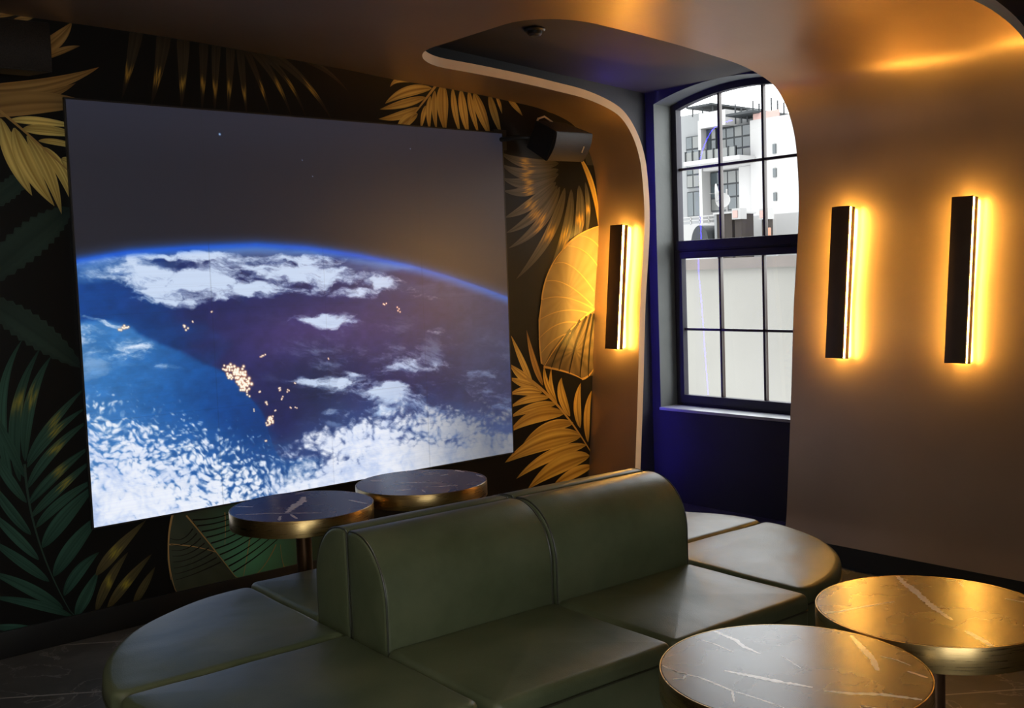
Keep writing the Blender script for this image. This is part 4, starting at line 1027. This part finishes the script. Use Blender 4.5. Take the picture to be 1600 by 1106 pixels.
glaze(22.76, 24.30, 3.65, 5.05, 4, 3, 30.50, 3); glaze(24.50, 25.10, 4.55, 6.4, 2, 4, 30.13, 4); glaze(24.5, 25.1, 3.5, 4.41, 2, 1, 30.13, 5)
for a, c in ((5.37, 5.69), (4.58, 4.88), (3.79, 4.07), (3.0, 3.3)): bb('window', 29.95, 30.0, 21.10, 21.22, a, c, M_BGLASS)
bb('balcony_slab', 29.1, 30.6, 21.95, 24.38, 5.24, 5.38, M_WHITE)
gb = bb('balcony_rail', 29.12, 29.16, 22.1, 24.3, 5.38, 5.68, M_BGL2)
for k in range(8): bb('rail_post', 29.08, 29.18, 22.1+k*.31, 22.13+k*.31, 5.38, 5.72, M_DARKG)
bb('terrace_awning', 29.6, 32, 21.75, 22.87, 6.80, 6.88, M_DARKG); bb('roof_canopy', 30, 33, 23.8, 24.95, 7.38, 7.45, M_DARKG)
bb('terrace_fence', 30.0, 30.05, 20.98, 22.02, 6.60, 6.82, M_RUST)
for k in range(9): bb('roof_mast', 30.2, 30.23, 20.9+k*.25, 20.945+k*.25, 6.6, 7.05+.12*(k % 3), M_DARKG)
for k in range(3): bb('canopy_post', 30.2, 30.24, 23.9+k*.45, 23.94+k*.45, 7.1, 7.4, M_DARKG)
# nearer roofs
bm = bmesh.new(); bx(bm, 13, 16, 7.9, 10.0, -3, 2.36); tag(obj('rooftop_hut', bm, M_WHITE), 'white rooftop hut wall below the apartment block, through the upper window', 'building')
pr = empty('roof_terrace', (12.3, 9.9, 0)); tag(pr, 'white railed roof terrace edge at the left of the upper window', 'terrace')
box('parapet', (0, .3, -.45, .55, -3, 2.27-.0), M_WHITE, pr); box('handrail', (0, .03, -.42, .5, 2.36, 2.38), M_WHITE, pr); box('handrail', (0, .03, -.42, .5, 2.31, 2.325), M_WHITE, pr)
for k in range(6): box('rail_post', (0, .02, -.40+k*.17, -.385+k*.17, 2.26, 2.37), M_WHITE, pr)
ch = empty('chimney_block', (12, 9.34, 0)); tag(ch, 'grey brown chimney block below the satellite dishes outside', 'chimney')
box('shaft', (0, .5, -.14, .12, -3, 2.36), M_BROWNW, ch); box('cap', (-.03, .53, -.17, .17, 2.36, 2.385), M_WHITE, ch); box('edge_pilaster', (-.01, .5, .12, .16, -3, 2.36), M_WGREY, ch)
def dish(loc, r, rot, lab):
    d = empty('satellite_dish', loc, rot); tag(d, lab, 'satellite dish', 'satellite dishes on the chimney')
    bm = bmesh.new(); lathe(bm, [(0, .0)]+[(r*k/8, .28*r*(k/8)**2) for k in range(1, 9)]+[(r*1.0, .28*r-.01), (0, -.012)], 32); obj('reflector', bm, M_WHITE, d)
    bm = bmesh.new(); tube(bm, [(0, r*.9, .2*r), (0, .2*r, r*.9)], .006, 6); obj('feed_arm', bm, M_WGREY, d)
    return d
d1 = dish((12.05, 9.465, 2.665), .135, (0, math.radians(-90), math.radians(-58)), 'satellite dish on the chimney turned edge on, left and higher one')
d2 = dish((11.95, 9.30, 2.54), .105, (0, math.radians(-80), math.radians(20)), 'satellite dish on the chimney facing the window, right and lower one')
for d, dz in ((d1, 2.665), (d2, 2.54)):
    pass
mst = empty('dish_mast', (12.1, 9.36, 2.385)); tag(mst, 'thin white mast carrying the satellite dishes on the chimney', 'mast')
bm = bmesh.new(); tube(bm, [(0, 0, 0), (0, 0, .33)], .012, 8); obj('pole', bm, M_WHITE, mst)
bm = bmesh.new(); tube(bm, [(0, -.0, .26), (-.05, .10, .28)], .009, 8); tube(bm, [(0, 0, .15), (-.13, -.06, .155)], .009, 8); obj('cross_arm', bm, M_WHITE, mst)
bm = bmesh.new(); prism_x(bm, [(-.16, 0), (.16, 0)]+[(.16*math.cos(PI*k/20), .0+.29*math.sin(PI*k/20)**.9) for k in range(1, 20)], 0, .4)
dm = obj('roof_vent', bm, M_DARKG); dm.location = (11.9, 9.70, 1.93); tag(dm, 'dark round topped roof vent at the bottom left of the upper window', 'vent')
for (y, z, lab) in ((9.09, 2.27, 'white antenna box on a brown post right of the chimney'), (8.635, 2.24, 'white antenna box on a brown post at the right of the upper window')):
    a = empty('antenna_box', (12, y, 0)); tag(a, lab, 'antenna', 'rooftop antenna boxes')
    box('post', (0, .1, -.05, .06, -3, z), M_BROWNW, a); c_ = box('housing', (-.05, .1, -.07, .07, z, z+.15), M_WHITE, a); box('panel', (-.06, -.05, -.03, .05, z+.02, z+.12), M_RUST, c_)
bm = bmesh.new(); bx(bm, 0, .05, -.045, .045, 0, .12); o = obj('meter_box', bm, M_ORANGE, None, 35, .005); o.location = (11.9, 8.555, 2.00); tag(o, 'small orange metal box at the bottom right of the upper window', 'box')
bm = bmesh.new(); bx(bm, 0, .05, -.1, .1, -2.0, 0); o = obj('box_plinth', bm, M_WGREY); o.location = (11.9, 8.50, 2.0); tag(o, 'pale plinth carrying the orange box on the roof outside', 'plinth')
gw = empty('neighbour_wall', (8, 5, 0)); tag(gw, 'plain beige wall of the neighbouring house filling the lower window', 'wall')
box('wall_face', (0, .3, -3.5, 4.5, -4, 1.59), M_BEIGE, gw); box('coping', (-.05, .35, -3.5, 4.5, 1.59, 1.69), M_COPE, gw)
